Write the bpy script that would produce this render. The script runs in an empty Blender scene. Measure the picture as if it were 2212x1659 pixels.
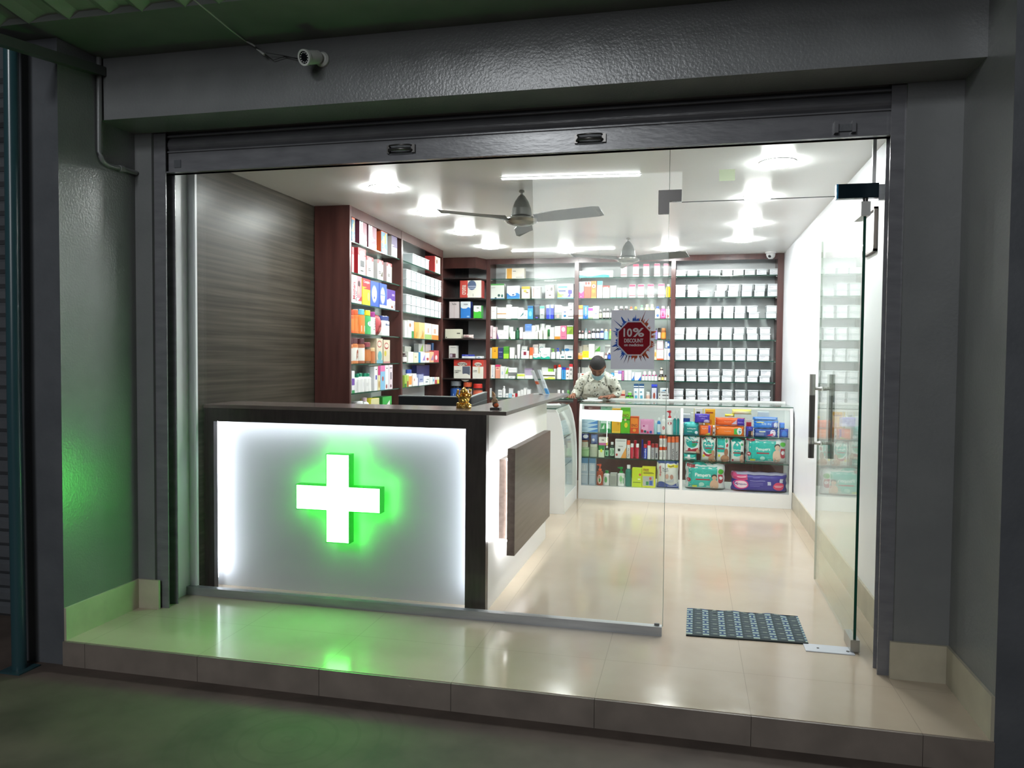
import bpy, math, random, re
from mathutils import Vector, Matrix
R_ = random.Random(7)
SC = bpy.context.scene
COL = SC.collection
# ---------------------------------------------------------------- camera
F_PX = 1654.95
CP = Vector((1.5474, -3.7995, 1.3649))
yaw, pitch, roll = 0.22698, -0.03576, 0.008348
FW = Vector((-math.sin(yaw) * math.cos(pitch), math.cos(yaw) * math.cos(pitch), math.sin(pitch)))
r0 = Vector((math.cos(yaw), math.sin(yaw), 0)); u0 = r0.cross(FW)
RT = r0 * math.cos(roll) + u0 * math.sin(roll)
UP = u0 * math.cos(roll) - r0 * math.sin(roll)
cd = bpy.data.cameras.new('camera'); cam = bpy.data.objects.new('camera', cd); COL.objects.link(cam)
cd.sensor_width = 36; cd.lens = 36 * F_PX / 2212; cd.clip_start = .05; cd.clip_end = 100
cam.matrix_world = Matrix(((RT.x, UP.x, -FW.x, CP.x), (RT.y, UP.y, -FW.y, CP.y), (RT.z, UP.z, -FW.z, CP.z), (0, 0, 0, 1)))
SC.camera = cam
# ---------------------------------------------------------------- world, exposure, street light, added fill light
w = bpy.data.worlds.new('night'); SC.world = w; w.use_nodes = True
w.node_tree.nodes['Background'].inputs[0].default_value = (.55, .62, .7, 1)
w.node_tree.nodes['Background'].inputs[1].default_value = .05
SC.view_settings.view_transform = 'Standard'; SC.view_settings.look = 'None'
SC.view_settings.gamma = 1; SC.view_settings.use_curve_mapping = False
SC.view_settings.exposure = 0.0
def area(name, loc, tgt, size, power, col=(1, 1, 1)):
    l = bpy.data.lights.new(name, 'AREA'); l.size = size; l.energy = power; l.color = col
    o = bpy.data.objects.new(name, l); COL.objects.link(o); o.location = loc
    o.rotation_euler = (Vector(tgt) - Vector(loc)).to_track_quat('-Z', 'Y').to_euler(); return o
area('street_lamp_light', (-.5, -7.2, 4.75), (.6, -.5, 1.6), 1.0, 120, (.93, .97, 1))
area('opposite_shop_light', (.3, -7.8, 3.1), (.6, -.5, 1.8), 2.2, 85, (.94, .97, 1))  # unseen low fill lamp, added to light the beam and shutter more evenly
LAMP = 228.0      # downlight emission
CROSS = (2.2, 34.0, 2.6)

def W(u, v, **k):
    """ray through a point of the frame onto a real plane of the place"""
    d = FW + RT * ((u - 1106) / F_PX) - UP * ((v - 829.5) / F_PX)
    a, val = list(k.items())[0]
    if a == 'p':
        q, n = val; t = (Vector(q) - CP).dot(n) / d.dot(n)
    else:
        i = 'xyz'.index(a); t = (val - CP[i]) / d[i]
    return CP + d * t

# ---------------------------------------------------------------- materials
def lin(c): return c / 12.92 if c <= .04045 else ((c + .055) / 1.055) ** 2.4
def hexc(h): return tuple(lin(int(h[i:i + 2], 16) / 255) for i in (0, 2, 4))
MATS = {}
def pm(h, rough=.42, metal=0, spec=.5):
    k = (h, rough, metal)
    if k not in MATS:
        m = bpy.data.materials.new('paint_' + h); m.use_nodes = True
        b = m.node_tree.nodes['Principled BSDF']
        c = hexc(h); b.inputs['Base Color'].default_value = (*[x * .86 for x in c], 1)
        b.inputs['Roughness'].default_value = rough; b.inputs['Metallic'].default_value = metal
        MATS[k] = m
    return MATS[k]
def nodes(name):
    m = bpy.data.materials.new(name); m.use_nodes = True
    nt = m.node_tree; return m, nt, nt.nodes['Principled BSDF'], lambda t: nt.nodes.new('ShaderNode' + t), nt.links.new
def ramp(N, L, src, stops):
    r = N('ValToRGB'); L(src, r.inputs[0]); e = r.color_ramp.elements
    e[0].position, e[0].color = stops[0][0], (*stops[0][1], 1); e[1].position, e[1].color = stops[-1][0], (*stops[-1][1], 1)
    for p, c in stops[1:-1]:
        x = e.new(p); x.color = (*c, 1)
    return r.outputs[0]
def noise_mat(name, c1, c2, scale, rough=.5, stretch=(1, 1, 1), bump=0, bscale=None, detail=6, lo=.3, hi=.7, rr=None):
    m, nt, b, N, L = nodes(name)
    tc = N('TexCoord'); mp = N('Mapping'); mp.inputs['Scale'].default_value = stretch; L(tc.outputs['Object'], mp.inputs[0])
    n = N('TexNoise'); n.inputs['Scale'].default_value = scale; n.inputs['Detail'].default_value = detail; L(mp.outputs[0], n.inputs[0])
    L(ramp(N, L, n.outputs[0], [(lo, c1), (hi, c2)]), b.inputs['Base Color'])
    b.inputs['Roughness'].default_value = rough
    if bump:
        n2 = N('TexNoise'); n2.inputs['Scale'].default_value = bscale or scale; n2.inputs['Detail'].default_value = 3; L(mp.outputs[0], n2.inputs[0])
        bp = N('Bump'); bp.inputs['Strength'].default_value = bump; bp.inputs['Distance'].default_value = .01
        L(n2.outputs[0], bp.inputs['Height']); L(bp.outputs[0], b.inputs['Normal'])
    return m
M = {}
M['white_wall'] = noise_mat('white_wall_paint', (.76, .77, .80), (.80, .81, .84), 3, .35, bump=.02, bscale=40)
M['ceiling'] = noise_mat('ceiling_paint', (.85, .86, .845), (.88, .89, .875), 2, .30, bump=.01, bscale=8)
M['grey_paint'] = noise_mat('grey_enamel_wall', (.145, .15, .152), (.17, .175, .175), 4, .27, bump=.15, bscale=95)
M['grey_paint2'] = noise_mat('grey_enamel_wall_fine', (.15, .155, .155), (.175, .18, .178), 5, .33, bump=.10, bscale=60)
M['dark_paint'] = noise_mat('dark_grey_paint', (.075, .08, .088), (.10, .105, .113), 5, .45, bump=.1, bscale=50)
M['shutter'] = noise_mat('grey_shutter_enamel', (.13, .13, .14), (.17, .17, .18), 7, .24, stretch=(1, 1, 4), bump=.08, bscale=20)
M['soffit'] = noise_mat('dark_soffit', (.10, .11, .10), (.13, .14, .13), 5, .5)
M['laminate'] = noise_mat('taupe_streaked_laminate', (.036, .030, .022), (.078, .067, .051), 14, .32, stretch=(1, .07, 3.6), lo=.38, hi=.68, detail=8)
M['laminate'].node_tree.nodes['Principled BSDF'].inputs['Specular IOR Level'].default_value = .17
M['brown'] = noise_mat('red_brown_veneer', (.050, .015, .013), (.095, .034, .028), 6, .28, stretch=(3, 3, .25), lo=.3, hi=.75)
M['brown_edge'] = noise_mat('brown_edge_band', (.13, .075, .07), (.17, .10, .095), 8, .32)
M['wenge'] = noise_mat('dark_wenge_laminate', (.022, .015, .014), (.042, .030, .028), 16, .30, stretch=(3, 3, .35), detail=8)
M['wenge_top'] = noise_mat('taupe_brown_laminate', (.10, .078, .070), (.135, .105, .095), 14, .22, stretch=(.4, 4, 4), detail=8)
M['walnut'] = noise_mat('walnut_streaked_panel', (.10, .070, .058), (.155, .115, .098), 18, .34, stretch=(2, .12, 2.5), detail=8)
M['white_lam'] = noise_mat('white_laminate', (.74, .75, .74), (.77, .78, .77), 2, .22)
M['grey_back'] = noise_mat('grey_back_panel', (.56, .585, .585), (.62, .64, .64), 2, .3)
M['steel'] = pm('b4b4ae', .26, .65); M['dark_steel'] = pm('5c5a58', .3, .7)
M['alu'] = noise_mat('brushed_aluminium', (.30, .31, .32), (.42, .43, .44), 30, .38, stretch=(.1, 1, 1)); M['alu'].node_tree.nodes['Principled BSDF'].inputs['Metallic'].default_value = .6
M['concrete'] = None
def tile_mat(name, cols, ground=False):
    m, nt, b, N, L = nodes(name)
    tc = N('TexCoord'); sp = N('SeparateXYZ'); L(tc.outputs['Object'], sp.inputs[0])
    def joint(o, off):
        a = N('Math'); a.operation = 'ADD'; a.inputs[1].default_value = off + 60; L(o, a.inputs[0])
        f = N('Math'); f.operation = 'WRAP'; f.inputs[1].default_value = .3; f.inputs[2].default_value = -.3; L(a.outputs[0], f.inputs[0])
        ab = N('Math'); ab.operation = 'ABSOLUTE'; L(f.outputs[0], ab.inputs[0])
        c = N('Math'); c.operation = 'LESS_THAN'; c.inputs[1].default_value = .0012; L(ab.outputs[0], c.inputs[0]); return c.outputs[0]
    jx = joint(sp.outputs[0], 0); jy0 = joint(sp.outputs[1], .376)
    lt_ = N('Math'); lt_.operation = 'LESS_THAN'; lt_.inputs[1].default_value = .0; L(sp.outputs[1], lt_.inputs[0]); my = N('Math'); my.operation = 'MULTIPLY'; L(jy0, my.inputs[0]); L(lt_.outputs[0], my.inputs[1]); jy = my.outputs[0]
    mx = N('Math'); mx.operation = 'MAXIMUM'; L(jx, mx.inputs[0]); L(jy, mx.inputs[1])
    mp = N('Mapping'); mp.inputs['Scale'].default_value = (1, 1, 1); L(tc.outputs['Object'], mp.inputs[0])
    n = N('TexNoise'); n.inputs['Scale'].default_value = 3.2; n.inputs['Detail'].default_value = 7; L(mp.outputs[0], n.inputs[0])
    base = ramp(N, L, n.outputs[0], [(.3, cols[0]), (.55, cols[1]), (.8, cols[2])])
    mix = N('MixRGB'); L(mx.outputs[0], mix.inputs[0]); L(base, mix.inputs[1]); mix.inputs[2].default_value = (.33, .28, .22, 1)
    L(mix.outputs[0], b.inputs['Base Color'])
    n2 = N('TexNoise'); n2.inputs['Scale'].default_value = 9; L(tc.outputs['Object'], n2.inputs[0])
    rr = N('MapRange'); rr.inputs[3].default_value = .07; rr.inputs[4].default_value = .2; L(n2.outputs[0], rr.inputs[0])
    L(rr.outputs[0], b.inputs['Roughness'])
    return m
M['floor'] = tile_mat('beige_vitrified_tile', ((.43, .355, .27), (.46, .385, .295), (.445, .37, .28)))
M['riser'] = noise_mat('dusty_riser_tile', (.15, .125, .105), (.23, .19, .16), 5, .5)
M['skirt'] = noise_mat('beige_skirting_tile', (.36, .33, .25), (.46, .42, .32), 7, .3)
def ground_mat():
    m, nt, b, N, L = nodes('dusty_concrete_with_chalk_rings')
    tc = N('TexCoord'); n = N('TexNoise'); n.inputs['Scale'].default_value = 4; n.inputs['Detail'].default_value = 9; L(tc.outputs['Object'], n.inputs[0])
    base = ramp(N, L, n.outputs[0], [(.3, (.060, .044, .036)), (.55, (.095, .070, .057)), (.8, (.125, .092, .074))])
    sp = N('SeparateXYZ'); L(tc.outputs['Object'], sp.inputs[0])
    v = N('VectorMath'); v.operation = 'SUBTRACT'; v.inputs[1].default_value = (.06, -1.16, -.118); L(tc.outputs['Object'], v.inputs[0])
    ln = N('VectorMath'); ln.operation = 'LENGTH'; L(v.outputs[0], ln.inputs[0])
    s = N('Math'); s.operation = 'MULTIPLY'; s.inputs[1].default_value = 75; L(ln.outputs['Value'], s.inputs[0])
    si = N('Math'); si.operation = 'SINE'; L(s.outputs[0], si.inputs[0])
    g = N('Math'); g.operation = 'GREATER_THAN'; g.inputs[1].default_value = .86; L(si.outputs[0], g.inputs[0])
    lt = N('Math'); lt.operation = 'LESS_THAN'; lt.inputs[1].default_value = .46; L(ln.outputs['Value'], lt.inputs[0])
    mu = N('Math'); mu.operation = 'MULTIPLY'; L(g.outputs[0], mu.inputs[0]); L(lt.outputs[0], mu.inputs[1])
    m2 = N('Math'); m2.operation = 'MULTIPLY'; m2.inputs[1].default_value = .22; L(mu.outputs[0], m2.inputs[0])
    mix = N('MixRGB'); L(m2.outputs[0], mix.inputs[0]); L(base, mix.inputs[1]); mix.inputs[2].default_value = (.05, .045, .035, 1)
    L(mix.outputs[0], b.inputs['Base Color']); b.inputs['Roughness'].default_value = .75
    bp = N('Bump'); bp.inputs['Strength'].default_value = .4; bp.inputs['Distance'].default_value = .004; L(n.outputs[0], bp.inputs['Height']); L(bp.outputs[0], b.inputs['Normal'])
    return m
M['ground'] = ground_mat()
def glass_mat(name, tint, refl=1.0, base=.04):
    """thin clear glass: Schlick mix of see-through and mirror; no dependence on who looks"""
    m = bpy.data.materials.new(name); m.use_nodes = True; nt = m.node_tree; nt.nodes.clear()
    N = lambda t: nt.nodes.new('ShaderNode' + t); L = nt.links.new
    ge = N('NewGeometry'); d = N('VectorMath'); d.operation = 'DOT_PRODUCT'; L(ge.outputs['Normal'], d.inputs[0]); L(ge.outputs['Incoming'], d.inputs[1])
    a = N('Math'); a.operation = 'ABSOLUTE'; L(d.outputs['Value'], a.inputs[0])
    o = N('Math'); o.operation = 'SUBTRACT'; o.inputs[0].default_value = 1; L(a.outputs[0], o.inputs[1])
    p = N('Math'); p.operation = 'POWER'; p.inputs[1].default_value = 5; L(o.outputs[0], p.inputs[0])
    mr = N('MapRange'); mr.inputs[3].default_value = base; mr.inputs[4].default_value = refl; L(p.outputs[0], mr.inputs[0])
    t = N('BsdfTransparent'); t.inputs[0].default_value = (*tint, 1)
    g = N('BsdfGlossy'); g.inputs['Roughness'].default_value = .01; g.inputs[0].default_value = (.9, .95, .92, 1)
    mx = N('MixShader'); L(mr.outputs[0], mx.inputs[0]); L(t.outputs[0], mx.inputs[1]); L(g.outputs[0], mx.inputs[2])
    out = N('OutputMaterial'); L(mx.outputs[0], out.inputs[0]); return m
M['glass'] = glass_mat('clear_shopfront_glass', (.985, .992, .985), .9, .018)
M['door_glass'] = glass_mat('clear_door_glass', (.955, .975, .95), .85, .035)
M['shelf_glass'] = glass_mat('clear_shelf_glass', (.90, .945, .92), .8, .04)
M['case_glass'] = glass_mat('clear_case_glass', (.97, .985, .975), .7, .025)
M['glass_edge'] = pm('0c4636', .15)
M['jar_clear'] = glass_mat('clear_jar_plastic', (.86, .89, .9), .7, .10)
M['tub_clear'] = glass_mat('frosted_tub_plastic', (.75, .8, .8), .7, .12)
def paper_mat(h):
    m = bpy.data.materials.new('printed_paper_' + h); m.use_nodes = True; nt = m.node_tree; nt.nodes.clear(); c = (*hexc(h), 1)
    d = nt.nodes.new('ShaderNodeBsdfDiffuse'); t = nt.nodes.new('ShaderNodeBsdfTranslucent'); x = nt.nodes.new('ShaderNodeMixShader'); o = nt.nodes.new('ShaderNodeOutputMaterial')
    d.inputs[0].default_value = c; t.inputs[0].default_value = c; x.inputs[0].default_value = .5
    nt.links.new(d.outputs[0], x.inputs[1]); nt.links.new(t.outputs[0], x.inputs[2]); nt.links.new(x.outputs[0], o.inputs[0]); return m
def emis(name, col, s=1.0):
    m = bpy.data.materials.new(name); m.use_nodes = True; b = m.node_tree.nodes['Principled BSDF']
    b.inputs['Base Color'].default_value = (*[min(c, .8) for c in col], 1)
    b.inputs['Emission Color'].default_value = (*col, 1); b.inputs['Emission Strength'].default_value = s; return m
M['lamp'] = emis('downlight_diffuser', (.955, 1, .985), LAMP)
M['tube'] = emis('tube_diffuser', (.97, 1, 1), 13)
M['led'] = emis('cool_white_led_strip', (.84, .88, 1), 26)
M['led_wing'] = emis('white_led_strip', (.97, .98, 1), 60)
M['cross'] = emis('green_cross_face', CROSS, 1)
M['cross_back'] = emis('green_cross_back_glow', (.02, 1, .03), 1.7)  # emissive back added to the cross to cast a green halo on the panel
M['cross_side'] = emis('green_acrylic_side', (.0, .20, .0), 1.0)
M['cross_side'].node_tree.nodes['Principled BSDF'].inputs['Base Color'].default_value = (.01, .3, .02, 1)
M['panel'] = noise_mat('satin_white_backlit_panel', (.45, .475, .48), (.49, .51, .515), 2, .4)

# ---------------------------------------------------------------- mesh building
TXT = {}
def text_geo(s, bold=.018):
    if (s, bold) not in TXT:
        cu = bpy.data.curves.new('t', 'FONT'); cu.body = s; cu.resolution_u = 3; cu.offset = bold
        ob = bpy.data.objects.new('t', cu); COL.objects.link(ob)
        dg = bpy.context.evaluated_depsgraph_get(); me = bpy.data.meshes.new_from_object(ob.evaluated_get(dg))
        vs = [(v.co.x, v.co.y) for v in me.vertices]; fs = [tuple(p.vertices) for p in me.polygons]
        x0 = min(v[0] for v in vs); x1 = max(v[0] for v in vs); z0 = min(v[1] for v in vs); z1 = max(v[1] for v in vs)
        TXT[(s, bold)] = ([((x - x0) / (x1 - x0), (z - z0) / (z1 - z0)) for x, z in vs], fs)
        bpy.data.objects.remove(ob); bpy.data.curves.remove(cu); bpy.data.meshes.remove(me)
    return TXT[(s, bold)]
class MB:
    def __init__(s): s.V = []; s.F = []; s.M = []; s.S = []; s.mats = []
    def mi(s, c):
        m = c if not isinstance(c, str) else (M[c] if c in M else pm(c))
        if m not in s.mats: s.mats.append(m)
        return s.mats.index(m)
    def add(s, vs, fs, c, smooth=False):
        n = len(s.V); s.V += [tuple(v) for v in vs]; k = s.mi(c)
        for i, f in enumerate(fs):
            s.F.append(tuple(n + q for q in f)); s.M.append(k if not isinstance(c, list) else 0); s.S.append(smooth)
        return s
    def box(s, x0, x1, y0, y1, z0, z1, c, front=None):
        vs = [(x0, y0, z0), (x1, y0, z0), (x1, y1, z0), (x0, y1, z0), (x0, y0, z1), (x1, y0, z1), (x1, y1, z1), (x0, y1, z1)]
        fs = [(0, 3, 2, 1), (4, 5, 6, 7), (1, 2, 6, 5), (2, 3, 7, 6), (3, 0, 4, 7)]
        s.add(vs, fs, c); s.add(vs[:2] + vs[4:6], [(0, 1, 3, 2)], front or c); return s
    def prism(s, pts, a, b, c, axis='x'):
        """outline pts extruded from a to b along an axis"""
        f = {'x': lambda p, t: (t, p[0], p[1]), 'y': lambda p, t: (p[0], t, p[1]), 'z': lambda p, t: (p[0], p[1], t)}[axis]
        n = len(pts); vs = [f(p, a) for p in pts] + [f(p, b) for p in pts]
        fs = [tuple(range(n)), tuple(range(2 * n - 1, n - 1, -1))] + [(i, i + n, (i + 1) % n + n, (i + 1) % n) for i in range(n)]
        s.add(vs, fs, c); return s
    def lathe(s, prof, c, n=14, at=(0, 0, 0), sy=1.0, axis=None):
        """prof: (r, z[, colour of the band above])"""
        cur = c
        rot = (Vector((0, 0, 1)).rotation_difference(Vector(axis).normalized())) if axis else None
        def P(r, z, k):
            v = Vector((r * math.cos(k), r * math.sin(k) * sy, z))
            if rot: v = rot @ v
            return v + Vector(at)
        for i in range(len(prof) - 1):
            a, b = prof[i], prof[i + 1]
            if len(a) > 2: cur = a[2]
            vs = [P(a[0], a[1], 2 * math.pi * k / n) for k in range(n)] + [P(b[0], b[1], 2 * math.pi * k / n) for k in range(n)]
            s.add(vs, [(k, (k + 1) % n, (k + 1) % n + n, k + n) for k in range(n)], cur, True)
        for q, e in ((prof[0], 0), (prof[-1], 1)):
            if q[0] > 1e-5:
                vs = [P(q[0], q[1], 2 * math.pi * k / n) for k in range(n)]
                s.add(vs, [tuple(range(n)) if e else tuple(range(n - 1, -1, -1))], cur if e else (prof[0][2] if len(prof[0]) > 2 else c))
        return s
    def tube(s, pts, r, c, n=8):
        pts = [Vector(p) for p in pts]; rings = []; up = Vector((0, 0, 1))
        for i, p in enumerate(pts):
            d = (pts[min(i + 1, len(pts) - 1)] - pts[max(i - 1, 0)]).normalized()
            a = d.cross(up if abs(d.z) < .95 else Vector((1, 0, 0))).normalized(); b = d.cross(a)
            rr = r[i] if isinstance(r, (list, tuple)) else r
            rings.append([p + (a * math.cos(2 * math.pi * k / n) + b * math.sin(2 * math.pi * k / n)) * rr for k in range(n)])
        vs = [v for g in rings for v in g]
        fs = [(i * n + k, i * n + (k + 1) % n, (i + 1) * n + (k + 1) % n, (i + 1) * n + k) for i in range(len(rings) - 1) for k in range(n)]
        s.add(vs, fs, c, True); s.add(rings[0], [tuple(range(n))], c); s.add(rings[-1], [tuple(range(n - 1, -1, -1))], c); return s
    def ell(s, c, rad, col, n=12, m=8, rot=None):
        vs = []; fs = []
        for j in range(m + 1):
            t = math.pi * j / m
            for i in range(n):
                p = 2 * math.pi * i / n
                v = Vector((rad[0] * math.sin(t) * math.cos(p), rad[1] * math.sin(t) * math.sin(p), rad[2] * math.cos(t)))
                if rot: v = rot @ v
                vs.append(v + Vector(c))
        for j in range(m):
            for i in range(n): fs.append((j * n + i, (j + 1) * n + i, (j + 1) * n + (i + 1) % n, j * n + (i + 1) % n))
        s.add(vs, fs, col, True); return s
    def sheet(s, x0, x1, z0, z1, y, c):
        s.add([(x0, y, z0), (x1, y, z0), (x1, y, z1), (x0, y, z1)], [(0, 1, 2, 3)], c); return s
    def text(s, t, x0, x1, z0, z1, y, c, f=None, vert=False):
        vs, fs = text_geo(t)
        if vert: pts = [(x1 - b * (x1 - x0), z0 + a * (z1 - z0)) for a, b in vs]
        else: pts = [(x0 + a * (x1 - x0), z0 + b * (z1 - z0)) for a, b in vs]
        s.add([(x, y(x, z) if callable(y) else y, z) for x, z in pts], fs, c); return s
    def build(s, name, parent=None, loc=None, rz=0, xf=None):
        me = bpy.data.meshes.new(name); me.from_pydata(s.V, [], s.F)
        for m in s.mats: me.materials.append(m)
        me.polygons.foreach_set('material_index', s.M); me.polygons.foreach_set('use_smooth', s.S); me.update()
        o = bpy.data.objects.new(name, me); COL.objects.link(o)
        if parent: o.parent = parent
        if loc: o.location = loc
        if rz: o.rotation_euler = (0, 0, rz)
        return o
def tag(o, label=None, cat=None, group=None, kind=None):
    if label: o['label'] = label
    if cat: o['category'] = cat
    if group: o['group'] = group
    if kind: o['kind'] = kind
    return o
def thing(name, label, cat, loc=(0, 0, 0), rz=0, group=None):
    o = bpy.data.objects.new(name, None); COL.objects.link(o); o.location = loc; o.rotation_euler = (0, 0, rz)
    o.empty_display_size = .05
    return tag(o, label, cat, group)
def struct(o, label=None):
    o['kind'] = 'structure'
    if label: o['label'] = label
    return o
def B(*a): return MB().box(*a)
# ================================================================ the setting
PL, PR = -1.324, 2.635; YS = -.774; YP = -.268; H = 2.46; YB = 4.60; YW = 4.88
XL, XR = -1.165, 2.49; GZ = -.118
g = MB(); g.box(PL, PR, YS, .0, -.1, 0, 'floor'); g.box(-1.6, XR + .1, .0, YW + .1, -.1, 0, 'floor')
struct(g.build('floor'), 'beige glossy vitrified tile floor of shop and porch')
g = MB(); g.box(-6, 7, -9, 1, GZ - .1, GZ, 'ground'); struct(g.build('floor_street'), 'dusty concrete forecourt with faint chalk rings')
g = MB()
xs = [PL] + [k * .6 for k in range(-2, 5)] + [PR]
for a, b in zip(xs[:-1], xs[1:]): g.box(a + .001, b - .001, YS - .012, YS, GZ, -.002, 'riser')
struct(g.build('trim_1'), 'dusty tiled riser of the porch step')
struct(B(XL - .4, XR + .3, .0, YW + .1, H, H + .1, 'ceiling').build('ceiling'), 'white painted shop ceiling')
struct(B(-1.6, XR + .2, YW, YW + .1, 0, H, 'grey_back').build('wall_back'))
struct(B(XR, XR + .1, .0, YW, 0, H, 'white_wall').build('wall_right'), 'bright white wall on the right of the shop')
struct(B(2.37, 2.43, -.16, .0, 0, H, 'white_wall').build('trim_2')) if 0 else None
struct(B(XR, XR + .1, YP + .03, 0, 0, H, 'white_wall').build('trim_3'), 'white return wall beside the door')
struct(B(XL - .12, XL, .03, YW, 0, H, 'laminate').build('wall_left'), 'taupe streaked laminate wall on the left')
struct(B(-1.221, -1.2125, -.168, .03, 0, H, 'white_wall').build('trim_4'), 'white painted jamb left of the glass')
g = MB(); g.box(XR - .012, XR, .0, 3.54, .0, .15, 'skirt'); struct(g.build('baseboard_right'), 'beige tile skirting along the right wall')
struct(B(-1.2125, XL, .012, .029, 0, H, 'white_wall').build('trim_5'))
# porch
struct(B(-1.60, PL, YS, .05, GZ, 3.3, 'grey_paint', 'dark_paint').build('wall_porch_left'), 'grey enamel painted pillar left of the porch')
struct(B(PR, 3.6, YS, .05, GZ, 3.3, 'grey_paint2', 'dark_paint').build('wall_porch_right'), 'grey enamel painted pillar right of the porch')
struct(B(PL, -1.222, YP, .0, 0, 2.56, 'grey_paint2').build('wall_pilaster_left'))
struct(B(2.42, PR, YP, .0, 0, 2.56, 'grey_paint2').build('wall_pilaster_right'))
struct(B(PL, PR, -.512, -.27, 2.52, 2.84, 'grey_paint').build('wall_beam'), 'grey enamel painted beam above the shutter')
struct(B(-1.6, 3.6, -.16, .0, 2.44, 3.3, 'dark_paint').build('wall_lintel'))
struct(B(-1.6, 3.6, -.93, .0, 2.82, 2.95, 'soffit').build('ceiling_porch'), 'dark concrete slab over the porch')
g = MB()
g.box(PL, PL + .012, YS, YP, 0, .155, 'skirt'); g.box(PL + .012, -1.19, YP - .014, YP, 0, .155, 'skirt')
struct(g.build('baseboard_left'), 'beige tile skirting on the left porch wall')
g = MB(); g.box(PR - .012, PR, YS, YP, 0, .16, 'skirt'); g.box(2.405, PR - .012, YP - .016, YP, 0, .16, 'skirt')
struct(g.build('baseboard_porch_right'), 'beige tile skirting on the right porch wall')
# neighbouring shop: dark rolling shutter left of the pillar
g = MB(); z = GZ
while z < 2.9:
    g.prism([(-.28, z), (-.30, z + .02), (-.30, z + .06), (-.28, z + .078), (-.26, z + .078), (-.26, z)], -3.6, -1.60, 'dark_paint'); z += .08
struct(g.build('wall_neighbour_shutter'), 'dark slatted rolling shutter of the next shop')
# corrugated awning sheet above the forecourt
vs, fs = [], []; nx = 160
for j, (y, z) in enumerate(((-.925, 2.846), (-1.34, 2.915))):
    for i in range(nx + 1):
        x = -4 + 8.4 * i / nx; ph = (x / .19) % 1; h = .028 * (1 if ph < .22 else 0 if ph > .36 else 1 - (ph - .22) / .14)
        vs.append((x, y, z - h))
for j, (y, z) in enumerate(((-.925, 2.849), (-1.34, 2.918))):
    for i in range(nx + 1): vs.append((vs[i][0], y, vs[i + j * (nx + 1)][2] + .002))
n1 = nx + 1
fs = [(i, i + 1, n1 + i + 1, n1 + i) for i in range(nx)] + [(2 * n1 + i, 3 * n1 + i, 3 * n1 + i + 1, 2 * n1 + i + 1) for i in range(nx)]
aw = MB(); aw.add(vs, fs, pm('8a9084', .6)); aw = aw.build('corrugated_awning'); tag(aw, 'corrugated sheet awning above the porch slab', 'awning')
t = thing('awning_post', 'blue green painted steel pipe standing left of the pillar', 'pipe', (-1.485, -.87, GZ))
MB().tube([(0, 0, 0), (-.006, 0, 1.2), (.004, 0, 2.9)], .031, pm('2c4a50', .25), 14).build('pipe', t)
B(-.06, .06, -.06, .06, 0, .006, pm('2c4a50', .4)).build('base_plate', t)
br = B(-.02, .02, -.62, .0, -.022, .022, pm('4a4f4b', .4)).build('awning_bracket', None, (PL + .022, -.516, 2.755)); br.rotation_euler = (math.radians(7.5), 0, 0)
tag(br, 'grey square steel arm fixed along the top of left pillar', 'bracket')
t = thing('conduit_pipe', 'grey painted conduit bending down the left porch corner', 'pipe', (PL + .014, -.530, 2.3))
pts = [(0, 0, .52), (0, 0, .06)] + [(0, .05 - .05 * math.cos(a), .06 - .05 * math.sin(a)) for a in (.4, .8, 1.2)] + [(0, .05, .008), (0, .255, .016)]
MB().tube(pts, .0125, 'grey_paint2', 10).build('pipe', t)
MB().tube([(0, .13, .011), (0, .16, .012)], .017, 'grey_paint2', 10).build('coupling', t)
# ---------------------------------------------------------------- rolling shutter
sh = thing('rolling_shutter', 'grey painted rolling shutter raised above the shop opening', 'shutter', (.6, -.2, 2.317))
x0, x1 = -1.215 - .6, 2.412 - .6
g = MB(); g.box(x0, x1, -.02, .015, 0, .108, 'shutter'); g.box(x0, x1, -.045, .015, 0, .006, 'shutter'); g.build('bottom_rail', sh)
g = MB()
for z in (.112, .192):
    pr = [(.0 - .028 * math.sin(math.pi * k / 8), z + .078 * k / 8) for k in range(9)] + [(.02, z + .078), (.02, z)]
    g.prism(pr, x0, x1, 'shutter')
    g.box(x0, x1, -.03, .0, z - .004, z + .003, 'shutter')
g.build('slat_curtain', sh)
B(x0, x1, -.06, .03, .272, .30, 'dark_paint').build('housing', sh)
for x in (.09, 1.02):
    hh = MB(); w = .125
    hh.tube([(x, -.022, .05), (x + .01, -.05, .052), (x + w / 2, -.058, .053), (x + w - .01, -.05, .052), (x + w, -.022, .05)], .007, 'dark_steel', 8)
    hh.tube([(x, -.022, .075), (x + .012, -.048, .074), (x + w / 2, -.055, .075), (x + w - .012, -.048, .074), (x + w, -.022, .075)], .004, 'dark_steel', 8)
    hh.box(x - .008, x + .006, -.034, -.02, .04, .08, 'dark_steel'); hh.box(x + w - .006, x + w + .012, -.034, -.02, .04, .08, 'dark_steel')
    hh.box(x, x + w, -.024, -.02, .035, .085, 'dark_paint')
    o = hh.build('pull_handle', sh); o.location = (-.6, 0, 0)
hh = MB(); hh.box(1.54, 1.555, -.05, -.02, .02, .07, 'shutter'); hh.box(1.61, 1.625, -.05, -.02, .02, .07, 'shutter'); hh.box(1.555, 1.61, -.03, -.02, .03, .06, 'dark_paint'); hh.build('lock_hasp', sh)
hh = MB(); hh.box(-1.72, -1.68, -.024, -.02, .03, .07, 'dark_paint'); hh.build('lock_plate', sh)
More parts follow.
